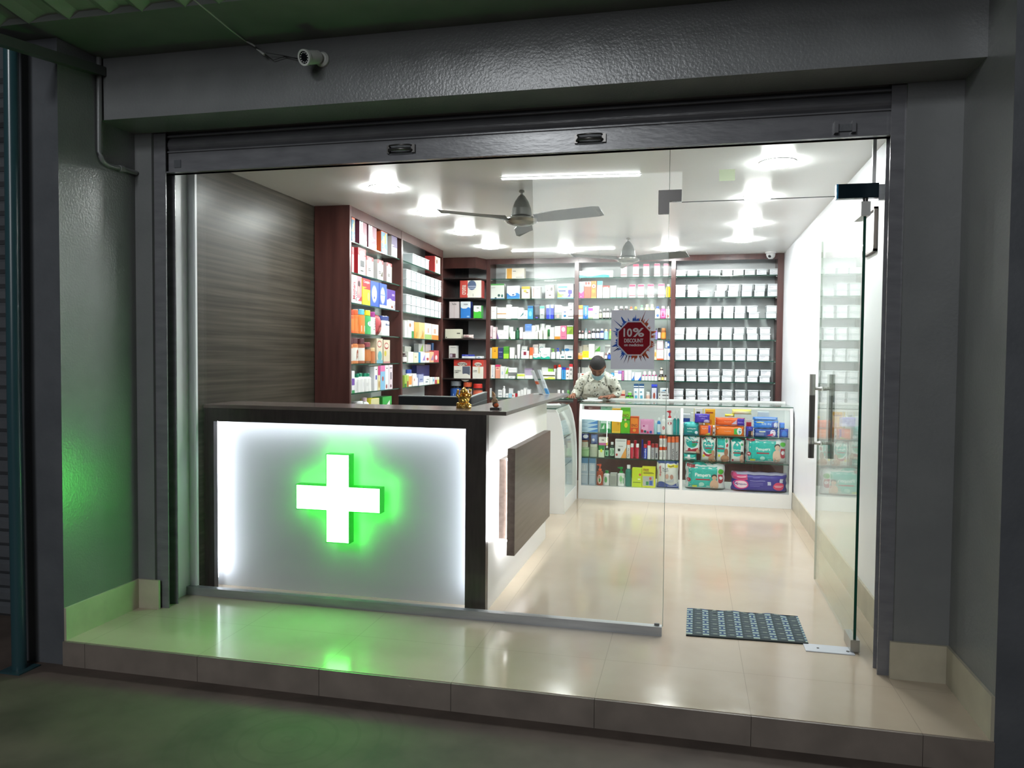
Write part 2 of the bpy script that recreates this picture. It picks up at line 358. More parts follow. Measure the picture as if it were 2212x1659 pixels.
for s, a, b in ((-1, -1.222, -1.152), (1, 2.362, 2.42)):
    g = MB(); g.box(a, b, -.25, -.244, 0, 2.56, 'shutter'); g.box(a, b, -.176, -.17, 0, 2.56, 'shutter')
    q = a if s < 0 else b - .006; g.box(q, q + .006, -.244, -.176, 0, 2.56, 'shutter')
    o = g.build('guide_channel'); tag(o, 'grey steel shutter guide channel at the %s jamb' % ('left' if s < 0 else 'right'), 'channel', 'shutter guide channels')
# ---------------------------------------------------------------- shopfront glass
t = thing('window_1', None, None, (0, 0, 0)); del_ = [t.pop(k, None) for k in ('label', 'category')]; struct(t, 'frameless glass shopfront with bottom rail')
MB().box(-1.21, 1.44, -.006, .006, .045, H, 'glass').build('glass_pane', t)
g = MB(); g.box(1.4402, 1.4425, -.006, .006, .045, H, pm('aab8ac', .2)); g.build('pane_edge', t)
g = MB(); g.box(1.50, 2.19, -.006, .006, 2.1125, 2.1148, pm('3c4642', .2)); g.build('pane_edge', t)
g = MB(); g.box(1.444, 2.485, -.006, .006, 2.115, H, 'glass'); g.build('transom_pane', t)
g = MB(); g.box(-1.212, 1.437, -.02, .02, 0, .045, 'alu'); g.box(1.40, 1.425, .0, .012, .045, .055, 'dark_steel'); g.build('bottom_rail', t)
g = MB(); yy = -.012
g.prism([(1.39, 2.172), (1.50, 2.172), (1.50, 2.118), (1.442, 2.118), (1.442, 2.06), (1.39, 2.06)], -.014, .014, pm('4a4744', .25, .3), 'y')
o = g.build('patch_fitting', t)
g = MB(); g.box(2.20, 2.372, -.018, .018, 2.10, 2.166, pm('152a33', .2, .5)); g.box(2.192, 2.20, -.018, .018, 2.10, 2.166, pm('2b86b8', .3)); g.build('corner_patch', t)
g = MB(); g.box(2.372, 2.485, -.012, .012, 2.09, 2.16, 'alu'); g.build('wall_bracket', t)
g = MB(); g.box(2.345, 2.36, -.01, .008, 2.165, H, 'white_lam'); g.build('jointing_strip', t)
t = thing('door_1', None, None, (2.32, .0, 0)); struct(t, 'open frameless glass door with long steel pull handles')
g = MB(); g.box(-.006, .006, .004, 1.155, .016, 2.075, 'door_glass'); g.box(-.0062, .0062, .0025, .004, .016, 2.075, 'glass_edge'); g.box(-.0062, .0062, 1.155, 1.1565, .016, 2.075, pm('d0dad2', .2)); g.build('glass_leaf', t)
g = MB(); g.box(-.02, .02, -.012, .14, .004, .06, 'steel'); g.build('bottom_patch', t)
g = MB(); g.box(-.02, .02, -.014, .15, 2.02, 2.085, pm('c9c9c6', .35)); g.tube([(0, 0, 2.08), (0, 0, 2.12)], .012, 'dark_steel'); g.build('top_patch', t)
for s in (-1, 1):
    x = s * .055
    g = MB(); y = 1.045
    g.tube([(x, y, .775), (x, y, 1.275)], .0165, 'steel', 16)
    g.tube([(x, y, .775), (x, y, .86)], .0172, 'dark_steel', 16); g.tube([(x, y, .90), (x, y, 1.15)], .0170, 'dark_steel', 16)
    for z in (.865, 1.19): g.tube([(s * .006, y, z), (s * .02, y, z), (x, y, z)], [.013, .009, .009], 'steel', 12)
    g.build('pull_handle', t)
g = MB(); g.box(2.10, 2.315, -.045, .05, 0, .004, pm('cfd4dc', .2)); g.tube([(2.16, .0, .004), (2.16, .0, .006)], .006, '3a3a3a'); g.tube([(2.29, -.01, .004), (2.29, -.01, .006)], .008, '3a3a3a')
tag(g.build('floor_spring_cover'), 'flat white metal plate on floor beside the door pivot', 'plate')
# sticker and discount poster on the glass
g = MB().sheet(1.672, 1.745, 2.208, 2.262, .0070, paper_mat('c8d4b8')); tag(g.build('paper_sticker'), 'small green grey paper square stuck on the transom glass', 'sticker')
pg = MB(); X0, X1, Z0, Z1 = 1.17, 1.381, 1.308, 1.597
pg.sheet(X0, X1, Z0, Z1, -.0075, paper_mat('a4a4ae'))
cx, cz = 1.283, 1.459; yy = -.0090
rr_ = random.Random(3)
def splat(a0, a1, col, y):
    pts = []; n = 84
    for i in range(n + 1):
        a = a0 + (a1 - a0) * i / n
        r = .090 + .006 * math.sin(i * .37) + .006 * math.sin(i * .9 + 1) + (.004 + .020 * rr_.random() ** 3 if i % 2 else 0)
        if i % 17 == 5: r += .022
        pts.append((cx + r * math.cos(a) * .95, cz + r * math.sin(a)))
    vs = [(cx, y, cz)] + [(p[0], y, p[1]) for p in pts]
    pg.add(vs, [(0, i + 1, i + 2) for i in range(n)], col)
splat(math.radians(75), math.radians(262), paper_mat('3c62b4'), yy)
splat(math.radians(-98), math.radians(75), paper_mat('b8583a'), yy - .0001)
for a, r1, r2, c in ((138, .08, .14, '2e4a86'), (68, .08, .15, '7a3a2c'), (-112, .08, .135, '26385f'), (-104, .08, .13, '7a3a2c'), (-62, .09, .128, '4a2a2a'), (-72, .09, .12, '7a3a2c'), (213, .09, .125, '26385f')):
    a = math.radians(a); d = Vector((math.cos(a), 0, math.sin(a))); p = Vector((-d.z, 0, d.x)) * .0035
    q1 = Vector((cx, yy, cz)) + d * r1; q2 = Vector((cx, yy, cz)) + d * r2
    pg.add([q1 - p, q1 + p, q2], [(0, 1, 2)], paper_mat(c))
def octa(r, y, c, k=1.04):
    pg.add([(cx + r * math.cos(math.radians(22.5 + 45 * i)), y, cz + r * k * math.sin(math.radians(22.5 + 45 * i))) for i in range(8)], [tuple(range(8))], c)
octa(.0885, yy - .0003, paper_mat('ffffff')); octa(.0815, yy - .0005, paper_mat('a83440'))
emis_white = pm('ffffff', .5); ty = yy - .0008; tc_ = paper_mat('ffffff')
text_geo.__defaults__ = (.028,); pg.text('10', 1.231, 1.273, 1.466, 1.508, ty, tc_); pg.text('%', 1.276, 1.331, 1.466, 1.510, ty, tc_)
pg.text('DISCOUNT', 1.235, 1.327, 1.438, 1.458, ty, tc_); pg.text('on medicines', 1.235, 1.328, 1.420, 1.434, ty, tc_)
text_geo.__defaults__ = (.018,)
tag(pg.build('discount_poster'), 'grey discount poster with red octagon and paint splashes taped to glass', 'poster')
# doormat
g = MB(); nx, ny = 57, 23; vs = []; fs = []; ks = []
mc = {k: pm(k, .9) for k in ('2a3a40', '9fb3a6', '2f4a6e', '47545a', '6d7a74', '1c2628')}
def mz(i, j): return .006 + .004 * math.sin(i * .33) * (j / ny) ** 3 * (1 if i > 6 else .5) + (.004 if i in (14, 15, 33, 34) and j > 19 else 0)
P00, P10, P11, P01 = Vector((1.554, .017, 0)), Vector((2.125, .045, 0)), Vector((2.128, .448, 0)), Vector((1.558, .432, 0))
for j in range(ny + 1):
    for i in range(nx + 1):
        a, b = i / nx, j / ny; p = P00.lerp(P10, a).lerp(P01.lerp(P11, a), b); vs.append((p.x, p.y, mz(i, j)))
for j in range(ny):
    for i in range(nx):
        st = i % 8
        if st < 4: c = '2a3a40' if st == 3 else ('9fb3a6' if j % 2 and st != 1 or (j % 4 == 1) else '2f4a6e')
        else: c = '6d7a74' if (j % 4 == 2 and st in (5, 6)) else '2a3a40' if j % 2 else '47545a'
        if j == 0: c = '1c2628'
        k = j * (nx + 1) + i; g.add([vs[k], vs[k + 1], vs[k + nx + 2], vs[k + nx + 1]], [(0, 1, 2, 3)], mc[c])
P = [P00, P10, P11, P01]
for a in range(4):
    p, q = P[a], P[(a + 1) % 4]; g.add([(p.x, p.y, 0), (q.x, q.y, 0), (q.x, q.y, .006), (p.x, p.y, .006)], [(0, 1, 2, 3)], mc['1c2628'])
tag(g.build('doormat'), 'blue grey checked woven doormat on the floor inside the doorway', 'doormat')
# ---------------------------------------------------------------- cameras and wires
t = thing('security_camera', 'white bullet security camera fixed on the porch beam', 'camera', (-.118, -.512, 2.722))
MB().lathe([(.034, 0), (.034, .012), (.026, .022), (0, .024)], pm('d8dad4', .35), 20, axis=(0, -1, 0)).build('mount_base', t)
MB().tube([(0, -.02, 0), (-.008, -.035, 0)], .018, pm('c6c8c2', .35), 14).build('swivel', t)
ax = Vector((-.28, -.9, -.33)).normalized(); p0 = Vector((-.006, -.028, .003))
g = MB(); g.lathe([(.024, 0), (.030, .01), (.031, .085), (.035, .087), (.035, .10), (.027, .10), (.027, .094), (0, .094)], pm('d8dad4', .35), 24, at=p0, axis=ax); g.build('barrel', t)
g = MB(); g.lathe([(.0268, .0945), (.0268, .0955), (0, .0956)], pm('0c0c10', .1), 24, at=p0, axis=ax); g.build('lens_window', t)
a1 = ax.cross(Vector((0, 0, 1))).normalized(); a2 = ax.cross(a1)
g = MB()
for k in range(12):
    an = k * math.pi / 6; g.ell(p0 + ax * .0965 + (a1 * math.cos(an) + a2 * math.sin(an)) * .0205, (.0028,) * 3, pm('e8e8e8', .2), 8, 5)
g.build('infrared_leds', t)
t = thing('camera_cable', 'black wires and white connectors hanging beside the bullet camera', 'cable', (-.15, -.53, 2.74))
def rel(u, v, y=-.56): p = W(u, v, y=y); return p - Vector((-.15, -.53, 2.74))
MB().tube([rel(655, 128, -.54), rel(615, 122, -.53), rel(590, 130, -.53), rel(572, 117)], .0018, pm('1b1b1b'), 6).build('wire', t)
MB().tube([rel(655, 130, -.54), rel(612, 120, -.53), rel(575, 114)], .0018, pm('1b1b1b'), 6).build('wire', t)
MB().tube([rel(571, 118), rel(562, 111), rel(554, 106)], [.006, .005, .002], pm('c8cac6'), 8).build('connector', t)
MB().tube([rel(551, 100), rel(543, 95), rel(531, 89)], [.0035, .0045, .003], pm('c8cac6'), 8).build('connector', t)
g = MB().tube([W(531, 89, y=-.56), W(508, 72, y=-.68), W(489, 57, y=-.85), W(420, 0, y=-1.0), W(395, -20, y=-1.1)], .0032, pm('b9bcb6'), 8)
tag(g.build('white_cable'), 'white cable running up from camera connectors under the awning', 'cable')
t = thing('dome_camera', 'white dome security camera on ceiling above right shelves', 'camera', (2.345, 4.50, H))
MB().lathe([(.056, 0), (.056, -.012), (.05, -.016), (0, -.016)], pm('e2e2e2', .35), 22).build('mount_base', t)
MB().lathe([(.046, -.014), (.046, -.03), (.038, -.055), (.02, -.07), (0, -.074)], pm('dcdcdc', .25), 22).build('housing', t)
MB().ell((-.012, -.032, -.046), (.017, .012, .017), pm('141414', .1)).build('lens', t)
# certificate frame
t = thing('certificate_frame', 'thin framed certificate on right wall behind the glass door', 'picture frame', (XR, .66, 2.045))
g = MB(); a, b = .135, .115
for y0, y1, z0, z1 in ((-a, a, -b, -b + .012), (-a, a, b - .012, b), (-a, -a + .012, -b, b), (a - .012, a, -b, b)): g.box(-.02, 0, y0, y1, z0, z1, pm('5d5048', .3))
g.build('frame', t); MB().box(-.008, -.001, -a + .01, a - .01, -b + .01, b - .01, pm('ececf0', .3)).build('certificate', t)
# ---------------------------------------------------------------- ceiling lights and fans
pos = [(-.41, .92), (-.40, 1.79), (-.40, 2.73), (-.40, 3.62), (.29, 4.05), (1.34, 4.08), (2.01, 3.58), (2.01, 2.73), (1.98, 1.67), (2.01, .73)]
pl = ['nearest the glass on left side', 'second from the glass on left side', 'third from the glass on left side', 'furthest back on left side', 'before the middle shelf bay', 'before the right upright, beside the small fan', 'furthest back on right side', 'second from back on right side', 'second from the glass on right side', 'nearest the glass on right side']
lp = None
for (x, y), d in zip(pos, pl):
    lab = 'lit round white downlight in ceiling, ' + d
    if lp is None:
        lp = thing('downlight', lab, 'ceiling light', (x, y, H), 0, 'round ceiling downlights')
        MB().lathe([(.100, 0), (.100, -.004), (.086, -.005)], 'white_lam', 28).build('rim', lp)
        MB().lathe([(.086, -.005), (.086, -.013), (.082, -.018), (0, -.020)], 'lamp', 28).build('diffuser', lp)
    else:
        o = lp.copy(); COL.objects.link(o); o.location = (x, y, H); o['label'] = lab
        for c in list(lp.children):
            q = c.copy(); COL.objects.link(q); q.parent = o
for x0, x1, y0, y1, d in ((.40, 1.255, .80, .86, 'near the glass above the large fan'), (-.27, .81, 3.98, 3.95, 'at back above the middle shelves')):
    t = thing('tube_light', 'lit white tube light on ceiling ' + d, 'ceiling light', ((x0 + x1) / 2, (y0 + y1) / 2, H), math.atan2(y1 - y0, x1 - x0), 'ceiling tube lights')
    h = (x1 - x0) / 2; MB().box(-h, h, -.009, .009, -.004, 0, 'white_lam').build('housing', t)
    MB().box(-h + .01, h - .01, -.008, .008, -.012, -.004, 'tube').build('diffuser', t)
def fan(loc, rz, label, hub):
    t = thing('ceiling_fan', label, 'fan', loc, rz, 'ceiling fans')
    gm = pm('6f716c', .35, .2)
    MB().lathe([(.016, 0), (.02, -.012), (.008, -.016), (.008, -.04)], 'steel', 16).build('rod', t)
    MB().lathe([(.009, -.028), (.022, -.04), (.045, -.075), (.062, -.12), (.068, -.165), (.066, -.17), (0, -.17)], gm, 28).build('canopy', t)
    MB().lathe([(.055, -.172), (.095, -.18), (.118, -.19), (.118, -.197), (.10, -.212), (.06, -.228), (0, -.234)], pm('a3a49d', .25, .6), 30).build('motor', t)
    for k in range(3):
        a = math.radians(hub + 120 * k); g = MB(); n = 12; top = []; bot = []
        for i in range(n + 1):
            r = .105 + (.585 - .105) * i / n; wd = .030 + .030 * min(1, i / 4) ; e = .0 if i < n else .022
            for s in (-1, 1):
                wv = (wd - (e if i == n else 0)) * s
                yv = wv; zz = -.188 - .012 * (s) * 1.6 - .0 * r
                p = Vector((r * math.cos(a) - yv * math.sin(a), r * math.sin(a) + yv * math.cos(a), zz)); top.append(p); bot.append(p - Vector((0, 0, .004)))
        m_ = 2 * (n + 1)
        fs = [(2 * i, 2 * i + 2, 2 * i + 3, 2 * i + 1) for i in range(n)] + [(m_ + 2 * i + 1, m_ + 2 * i + 3, m_ + 2 * i + 2, m_ + 2 * i) for i in range(n)]
        fs += [(2 * i + 1, 2 * i + 3, m_ + 2 * i + 3, m_ + 2 * i + 1) for i in range(n)] + [(2 * i, m_ + 2 * i, m_ + 2 * i + 2, 2 * i + 2) for i in range(n)]
        fs += [(2 * n, m_ + 2 * n, m_ + 2 * n + 1, 2 * n + 1), (0, 1, m_ + 1, m_)]
        g.add(top + bot, fs, gm); g.build('blade', t)
fan((.455, 1.17, H), 0, 'grey three bladed ceiling fan near the shop glass', 100)
fan((.985, 3.32, H), 0, 'small looking grey ceiling fan hanging further back', 96)
# ================================================================ reception counter
t = thing('reception_counter', 'L shaped reception counter with backlit white front in dark frame', 'counter', (0, 0, 0))
a, b = -1.235, .515; oa, ob_, oz = -1.102, .402, .981; zt = 1.056; yf, yb = .082, .120
g = MB(); g.box(a, oa, yf, yb, 0, zt, 'wenge'); g.box(ob_, b, yf, yb, 0, zt, 'wenge'); g.box(oa, ob_, yf, yb, oz, zt, 'wenge')
g.box(b - .03, b, yb, .135, 0, zt, 'wenge'); g.build('front_frame', t)
MB().box(a + .01, b - .035, .198, .208, 0, zt, 'panel').build('backlit_panel', t)
g = MB(); g.prism([(a, yf - .004), (.622, yf - .004), (.622, 2.22), (.345, 2.22), (.345, .42), (a, .42)], zt, zt + .021, 'wenge_top', 'z')
o = g.build('counter_top', t)
g = MB(); g.box(oa - .030, oa - .018, .128, .150, .06, oz + .03, 'led'); g.build('led_strip', t)
g = MB(); g.box(ob_ + .018, ob_ + .030, .128, .150, .06, oz + .03, 'led'); g.build('led_strip', t)
g = MB(); g.box(oa - .01, ob_ + .01, .128, .150, oz + .022, oz + .034, 'led'); g.build('led_strip', t)
g = MB(); g.box(.485, .512, .136, 1.83, 0, zt, 'white_lam'); g.box(.36, .512, 1.83, 1.845, 0, zt, 'white_lam'); g.box(  .345, .485, .22, 1.83, 0, zt - .3, 'white_lam'); g.build('side_panel', t)
g = MB(); g.box(.578, .622, .30, 1.40, .262, .858, 'walnut'); g.build('floating_panel', t)
g = MB(); g.box(.512, .578, .38, 1.32, .335, .785, 'walnut'); g.build('panel_backing', t)
for (y0, y1, z0, z1) in ((.34, 1.36, .786, .794), (.34, 1.36, .326, .334), (.371, .379, .335, .785), (1.321, 1.329, .335, .785)):
    g = MB(); g.box(.562, .577, y0, y1, z0, z1, 'led_wing'); g.build('led_strip', t)
MB().box(a + .02, .34, .209, .219, 0, zt, 'wenge').build('rear_panel', t)
# lit cross
t = thing('cross_sign', 'glowing pharmacy cross sign with bright green sides on the counter front', 'sign', (-.321, .06, .577))
A, Bx, wz, wx = .247, .242, .066, .066
pc = [(-wx, -Bx), (wx, -Bx), (wx, -wz), (A, -wz), (A, wz), (wx, wz), (wx, Bx), (-wx, Bx), (-wx, wz), (-A, wz), (-A, -wz), (-wx, -wz)]
def grow(k): return [(p[0] + k * (1 if p[0] > 0 else -1), p[1] + k * (1 if p[1] > 0 else -1)) for p in pc]
g = MB(); q = grow(.004)
vs = [(p[0], -.002, p[1]) for p in q] + [(p[0], .056, p[1]) for p in q]
g.add(vs, [(i, (i + 1) % 12, (i + 1) % 12 + 12, i + 12) for i in range(12)], 'cross_side')
vs = [(p[0], -.002, p[1]) for p in q] + [(p[0], -.002, p[1]) for p in pc]
g.add(vs, [(i + 12, (i + 1) % 12 + 12, (i + 1) % 12, i) for i in range(12)], 'cross_side'); g.build('side_band', t)
g = MB(); g.add([(p[0], -.001, p[1]) for p in pc], [tuple(range(12))], 'cross'); g.build('lit_face', t)
g = MB(); g.add([(p[0], .056, p[1]) for p in grow(-.01)], [tuple(range(11, -1, -1))], 'cross_back'); g.build('back_glow', t)
for x, z in ((0, .18), (0, -.18), (.18, 0), (-.18, 0)): MB().tube([(x, .05, z), (x, .138, z)], .006, 'steel').build('standoff_pin', t)
# things on the counter top
ZT = zt + .021
gold = noise_mat('polished_gold', (.75, .42, .08), (.95, .62, .18), 20, .22, bump=.3, bscale=60); gold.node_tree.nodes['Principled BSDF'].inputs['Metallic'].default_value = 1
t = thing('laughing_figurine', 'shiny gold laughing seated figurine with raised arms on the counter', 'figurine', (.333, .275, ZT))
g = MB(); g.lathe([(.0, 0), (.042, 0), (.044, .008), (.040, .016), (0, .018)], gold, 20, sy=.75)
for i in range(10):
    a_ = i * .628; g.ell((.032 * math.cos(a_), .024 * math.sin(a_), .016), (.012, .012, .010), gold, 8, 6)
g.build('base', t)
g = MB(); g.ell((0, 0, .045), (.031, .026, .030), gold, 16, 10); g.ell((0, -.012, .040), (.024, .02, .022), gold, 14, 8)
g.ell((-.022, -.014, .024), (.018, .016, .010), gold); g.ell((.022, -.014, .024), (.018, .016, .010), gold)
g.tube([(-.024, 0, .062), (-.038, -.004, .072), (-.034, -.004, .09)], [.011, .010, .007], gold, 10)
g.tube([(.024, 0, .062), (.038, -.004, .074), (.036, -.004, .094)], [.011, .010, .007], gold, 10)
g.ell((-.033, -.004, .096), (.008, .008, .008), gold); g.ell((.037, -.004, .100), (.008, .008, .008), gold)
g.ell((0, .012, .06), (.034, .012, .034), gold, 14, 8); g.build('body', t)
g = MB(); g.ell((0, -.002, .093), (.018, .017, .019), gold, 16, 10); g.ell((-.018, 0, .091), (.005, .005, .010), gold); g.ell((.018, 0, .091), (.005, .005, .010), gold)
g.ell((0, -.018, .091), (.005, .004, .004), gold, 8, 6); g.ell((0, -.016, .084), (.009, .004, .003), gold, 8, 6); g.ell((0, .002, .110), (.008, .008, .006), gold)
for s in (-1, 1): g.ell((s * .007, -.016, .097), (.003, .002, .002), gold, 8, 6)
g.build('head', t)
t = thing('idol_figurine', 'small seated idol figurine with orange robe on dark wooden base', 'figurine', (.534, .20, ZT))
MB().box(-.027, .027, -.02, .02, 0, .012, 'wenge').box(-.022, .022, -.016, .016, .012, .014, 'wenge_top').build('base', t)
tan = pm('b99a78', .5); g = MB(); g.ell((0, 0, .03), (.018, .014, .018), pm('5b4a40')); g.ell((.006, -.008, .026), (.014, .01, .012), pm('d8602c')); g.build('robe', t)
g = MB(); g.ell((-.004, 0, .05), (.014, .011, .016), tan); g.tube([(.006, -.006, .055), (.014, -.012, .046), (.008, -.014, .04)], .004, tan); g.tube([(-.014, -.004, .056), (-.018, -.01, .045), (-.008, -.014, .04)], .004, tan); g.build('torso', t)
g = MB(); g.ell((-.007, -.001, .068), (.009, .009, .010), pm('c9a58a')); g.ell((-.007, -.011, .064), (.003, .004, .006), pm('c9a58a'), 8, 6)
g.tube([(-.007, 0, .074), (-.014, .002, .088), (-.02, .003, .100)], [.009, .007, .002], pm('c08a5a'), 10); g.ell((-.017, 0, .07), (.004, .006, .008), pm('d9b7a0')); g.build('head', t)
for i, (u0_, v0_, u1_, v1_, c, d) in enumerate(((1147, 800, 1168, 853, 'd8dcdf', 'left leaflet stand, tilted white acrylic, on counter wing'), (1162, 799, 1181, 852, 'e4ecf2', 'right leaflet stand, tilted white acrylic with blue foot'))):
    pA = W(u1_, v1_, y=1.98); pB = W(u0_, v0_, y=1.98); hgt = pB.z - ZT; dx = pB.x - pA.x
    t = thing('leaflet_stand', d, 'stand', (pA.x, 1.98, ZT), 0, 'leaflet stands on the counter wing')
    g = MB(); g.prism([(0, .002), (.020, .002), (.020 + dx, hgt), (dx, hgt)], -.02, .02, pm(c, .3), 'y'); g.build('card', t)
    g = MB(); k = .25; g.prism([(.0 + dx * .02, .004), (.0205, .004), (.0205 + dx * k, hgt * k), (dx * k - .0005, hgt * k)], -.021, .021, pm('4a9ad8' if i else 'd0d4d8', .3), 'y'); g.build('foot_band', t)
    g = MB(); g.box(-.055, .02, -.022, .022, 0, .004, pm('dfe4e6', .2)); g.build('base', t)
    g = MB(); g.prism([(dx * .42 - .0006, hgt * .42), (.0206 + dx * .42, hgt * .42), (.0206 + dx * .55, hgt * .55), (dx * .55 - .0006, hgt * .55)], -.0212, .0212, pm('c9603a' if not i else 'cfd6da', .3), 'y'); g.build('print', t)
# dark partition behind the counter
t = thing('desk_partition', 'black L shaped low partition with pale top edge behind the counter', 'partition', (0, 0, 0))
p = [W(861, 854, y=.9), W(1018, 852, y=.9), W(1052, 846, y=1.35)]
blk = pm('15191c', .35)
g = MB(); g.box(p[0].x, p[1].x, .9, .93, .0, p[0].z - .006, blk); g.build('front_board', t)
g = MB(); g.box(p[0].x, p[1].x, .895, .935, p[0].z - .006, p[0].z, pm('9ea4a4', .3)); g.build('top_edge', t)
q0, q1 = Vector((p[1].x, .9, 0)), Vector((p[2].x, 1.35, 0)); z0, z1 = p[0].z, p[2].z
nn = Vector((q0.y - q1.y, q1.x - q0.x, 0)).normalized() * .02
def slab(z0a, z1a, z0b, z1b, c, off=0):
    n2 = nn * (1 + off); vs = [q0 + Vector((0, 0, z0a)) - nn * off, q1 + Vector((0, 0, z1a)) - nn * off, q1 + Vector((0, 0, z1b)) - nn * off, q0 + Vector((0, 0, z0b)) - nn * off]
    vs += [v + n2 + nn * off for v in vs]
    return MB().add(vs, [(0, 1, 2, 3), (7, 6, 5, 4), (0, 4, 5, 1), (1, 5, 6, 2), (2, 6, 7, 3), (3, 7, 4, 0)], c)
slab(0, 0, z0 - .005, z1 - .005, pm('30363a', .35)).build('side_board', t)
slab(z0 - .005, z1 - .005, z0, z1, pm('8e9494', .3), .1).build('top_edge', t)
slab(z0 - .055, z1 - .055, z0 - .051, z1 - .051, pm('7e8484', .3), .1).build('groove_strip', t)

# ================================================================ shelving units
ZB = [2.24, 2.015, 1.788, 1.562, 1.342, 1.116, .90]
ZL = [2.21, 1.982, 1.757, 1.529, 1.300, 1.080, .865]
def shelf(t, x0, x1, y0, y1, z):
    g = MB(); g.box(x0, x1, y0 + .0015, y1, z - .008, z, 'shelf_glass'); g.box(x0, x1, y0, y0 + .0015, z - .008, z, 'glass_edge')
    return g.build('glass_shelf', t)
def unit(name_label, x0, x1, c, wl=.022, wr=.022, header=True):
    t = thing('shelving_unit', name_label, 'shelving unit', (0, 0, 0), 0, 'brown wall shelving units')
    B(x0, x0 + wl, YB, YW - .012, 0, H, 'brown').build('upright', t); B(x1 - wr, x1, YB, YW - .012, 0, H, 'brown').build('upright', t)
    B(x0, x1, YW - .012, YW - .001, 0, H, 'grey_back').build('back_panel', t)
    B(x0 + wl, x1 - wr, YB + .004, YB + .03, H - .058, H, 'brown').build('header', t)
    B(x0 + wl, x1 - wr, YB + .01, YW - .012, 0, .86, 'brown').build('base_cabinet', t)
    for z in ZB: shelf(t, x0 + wl, x1 - wr, YB + .02, YW - .013, z)
    for z in ZB:
        for x in (x0 + wl, x1 - wr - .012): B(x, x + .012, YB + .05, YB + .065, z - .018, z - .008, 'steel').build('shelf_support', t)
    return t
XU = (-.70, .327, 1.368, 2.488)
unit('brown shelving unit left of the middle, full of assorted medicine cartons', XU[0], XU[1], 0, .045, .022)
unit('brown middle shelving unit behind the person, cartons and syrup bottles', XU[1], XU[2], 1, .022, .022)
unit('brown right shelving unit holding rows of white lidded tubs', XU[2], XU[3], 2, .024, .060)
# corner unit with canted front
t = thing('corner_shelving_unit', 'brown corner shelving unit with canted shelves and blue and orange jars', 'shelving unit', (0, 0, 0), 0, 'brown wall shelving units')
cy0 = 4.40; pc_ = [(-1.15, cy0), (-.77, cy0), (-.702, 4.60), (-.702, YW - .013), (-1.15, YW - .013)]
B(XL + .001, -1.15, cy0, YW - .001, 0, H, 'brown').build('side_panel', t); B(-1.15, -.985, YW - .013, YW - .001, 0, H, 'wenge').build('dark_back_panel', t)
B(-.985, -.702, YW - .013, YW - .001, 0, H, 'grey_back').build('back_panel', t)
g = MB(); g.prism([(-1.15, cy0), (-.77, cy0), (-.702, 4.60), (-.72, 4.61), (-.78, cy0 + .02), (-1.15, cy0 + .02)], H - .12, H, 'brown', 'z'); g.build('header', t)
MB().prism(pc_, 0, .84, 'brown', 'z').build('base_cabinet', t)
for z in [2.235] + ZB[1:6]: MB().prism(pc_, z - .012, z, 'wenge', 'z').build('shelf', t)
# left wall units, front plane slightly turned
LO = Vector((-.885, 1.44, 0)); LE = Vector((-.968, 3.85, 0)); LD = (LE - LO).normalized(); LN = Vector((LD.y, -LD.x, 0))
LRZ = math.atan2(LD.y, LD.x)     # local x runs away from the camera, local y into the wall
LL = (LE - LO).length
def lunit(label, s0, s1, dep0, first):
    t = thing('shelving_unit', label, 'shelving unit', (LO.x + LD.x * s0, LO.y + LD.y * s0, 0), LRZ, 'brown wall shelving units')
    L_ = s1 - s0
    if first: B(-.022, .0, 0, .275, 0, H, 'brown').build('end_panel', t)
    B(0, .008, 0, .20, 0, H, 'brown_edge').build('upright', t)
    B(L_ - .03, L_, 0, .19, 0, H, 'brown').build('upright', t)
    B(0, L_ - .03, .185, .192, .8, H, 'grey_back').build('back_panel', t)
    B(.008, L_ - .03, .002, .02, H - .075, H, 'brown').build('header', t)
    B(.008, L_ - .03, .01, .19, 0, .84, 'brown').build('base_cabinet', t)
    for z in ZL[:6]: shelf(t, .008, L_ - .03, .012, .185, z)
    return t
MID = 1.145
lunit('brown shelving unit nearest the wood wall, large nutrition boxes and jars', 0, MID, .28, True)
lunit('brown shelving unit in the left corner, two rows white tubs on top', MID, LL, .2, False)

# ================================================================ glass display cases
def qprof(x0, x1, z0, z1, n=9):
    """curved end outline: vertical foot, bending back to the top"""
    return [(x1 - (x1 - x0) * (max(0, (k / n)) ** 2.6), z0 + (z1 - z0) * k / n) for k in range(n + 1)]
t = thing('display_case', 'long low glass display case with white frame and diaper packs', 'display case', (.522, 3.52, 0))
LW = XR - .014 - .522; D_ = .63
MB().box(0, LW, 0, D_, 0, .128, 'white_lam').build('plinth', t)
g = MB(); g.box(0, LW, D_ - .012, D_, .128, .60, 'brown'); g.box(0, LW, D_ - .012, D_, .60, .90, 'grey_back'); g.build('back_panel', t)
for x, wd in ((0, .026), (.955, .024), (LW - .026, .026)):
    g = MB(); pr = [(0, .128), (0, .55), (.008, .75), (.03, .86), (.055, .915), (.085, .915), (.05, .85), (.028, .74), (.02, .55), (.02, .128)]
    g.prism(pr, x, x + wd, 'white_lam'); g.build('frame_upright', t)
MB().prism([(.02, .128), (.02, .55), (.028, .74), (.05, .85), (.085, .915), (D_, .915), (D_, .128)], LW - .006, LW, 'white_lam').build('end_panel', t)
MB().prism([(.02, .128), (.02, .55), (.028, .74), (.05, .85), (.085, .915), (D_, .915), (D_, .128)], 0, .006, 'white_lam').build('end_panel', t)
MB().box(.026, LW - .026, .045, .075, .895, .915, 'white_lam').build('top_rail', t)
MB().box(0, LW, .615, .635, .925, .945, pm('f0f2f0', .3)).build('back_rail', t)
g = MB(); g.box(0, LW, .02, .63, .917, .925, 'case_glass'); g.box(0, LW, .0185, .02, .917, .925, 'glass_edge'); g.build('glass_top', t)
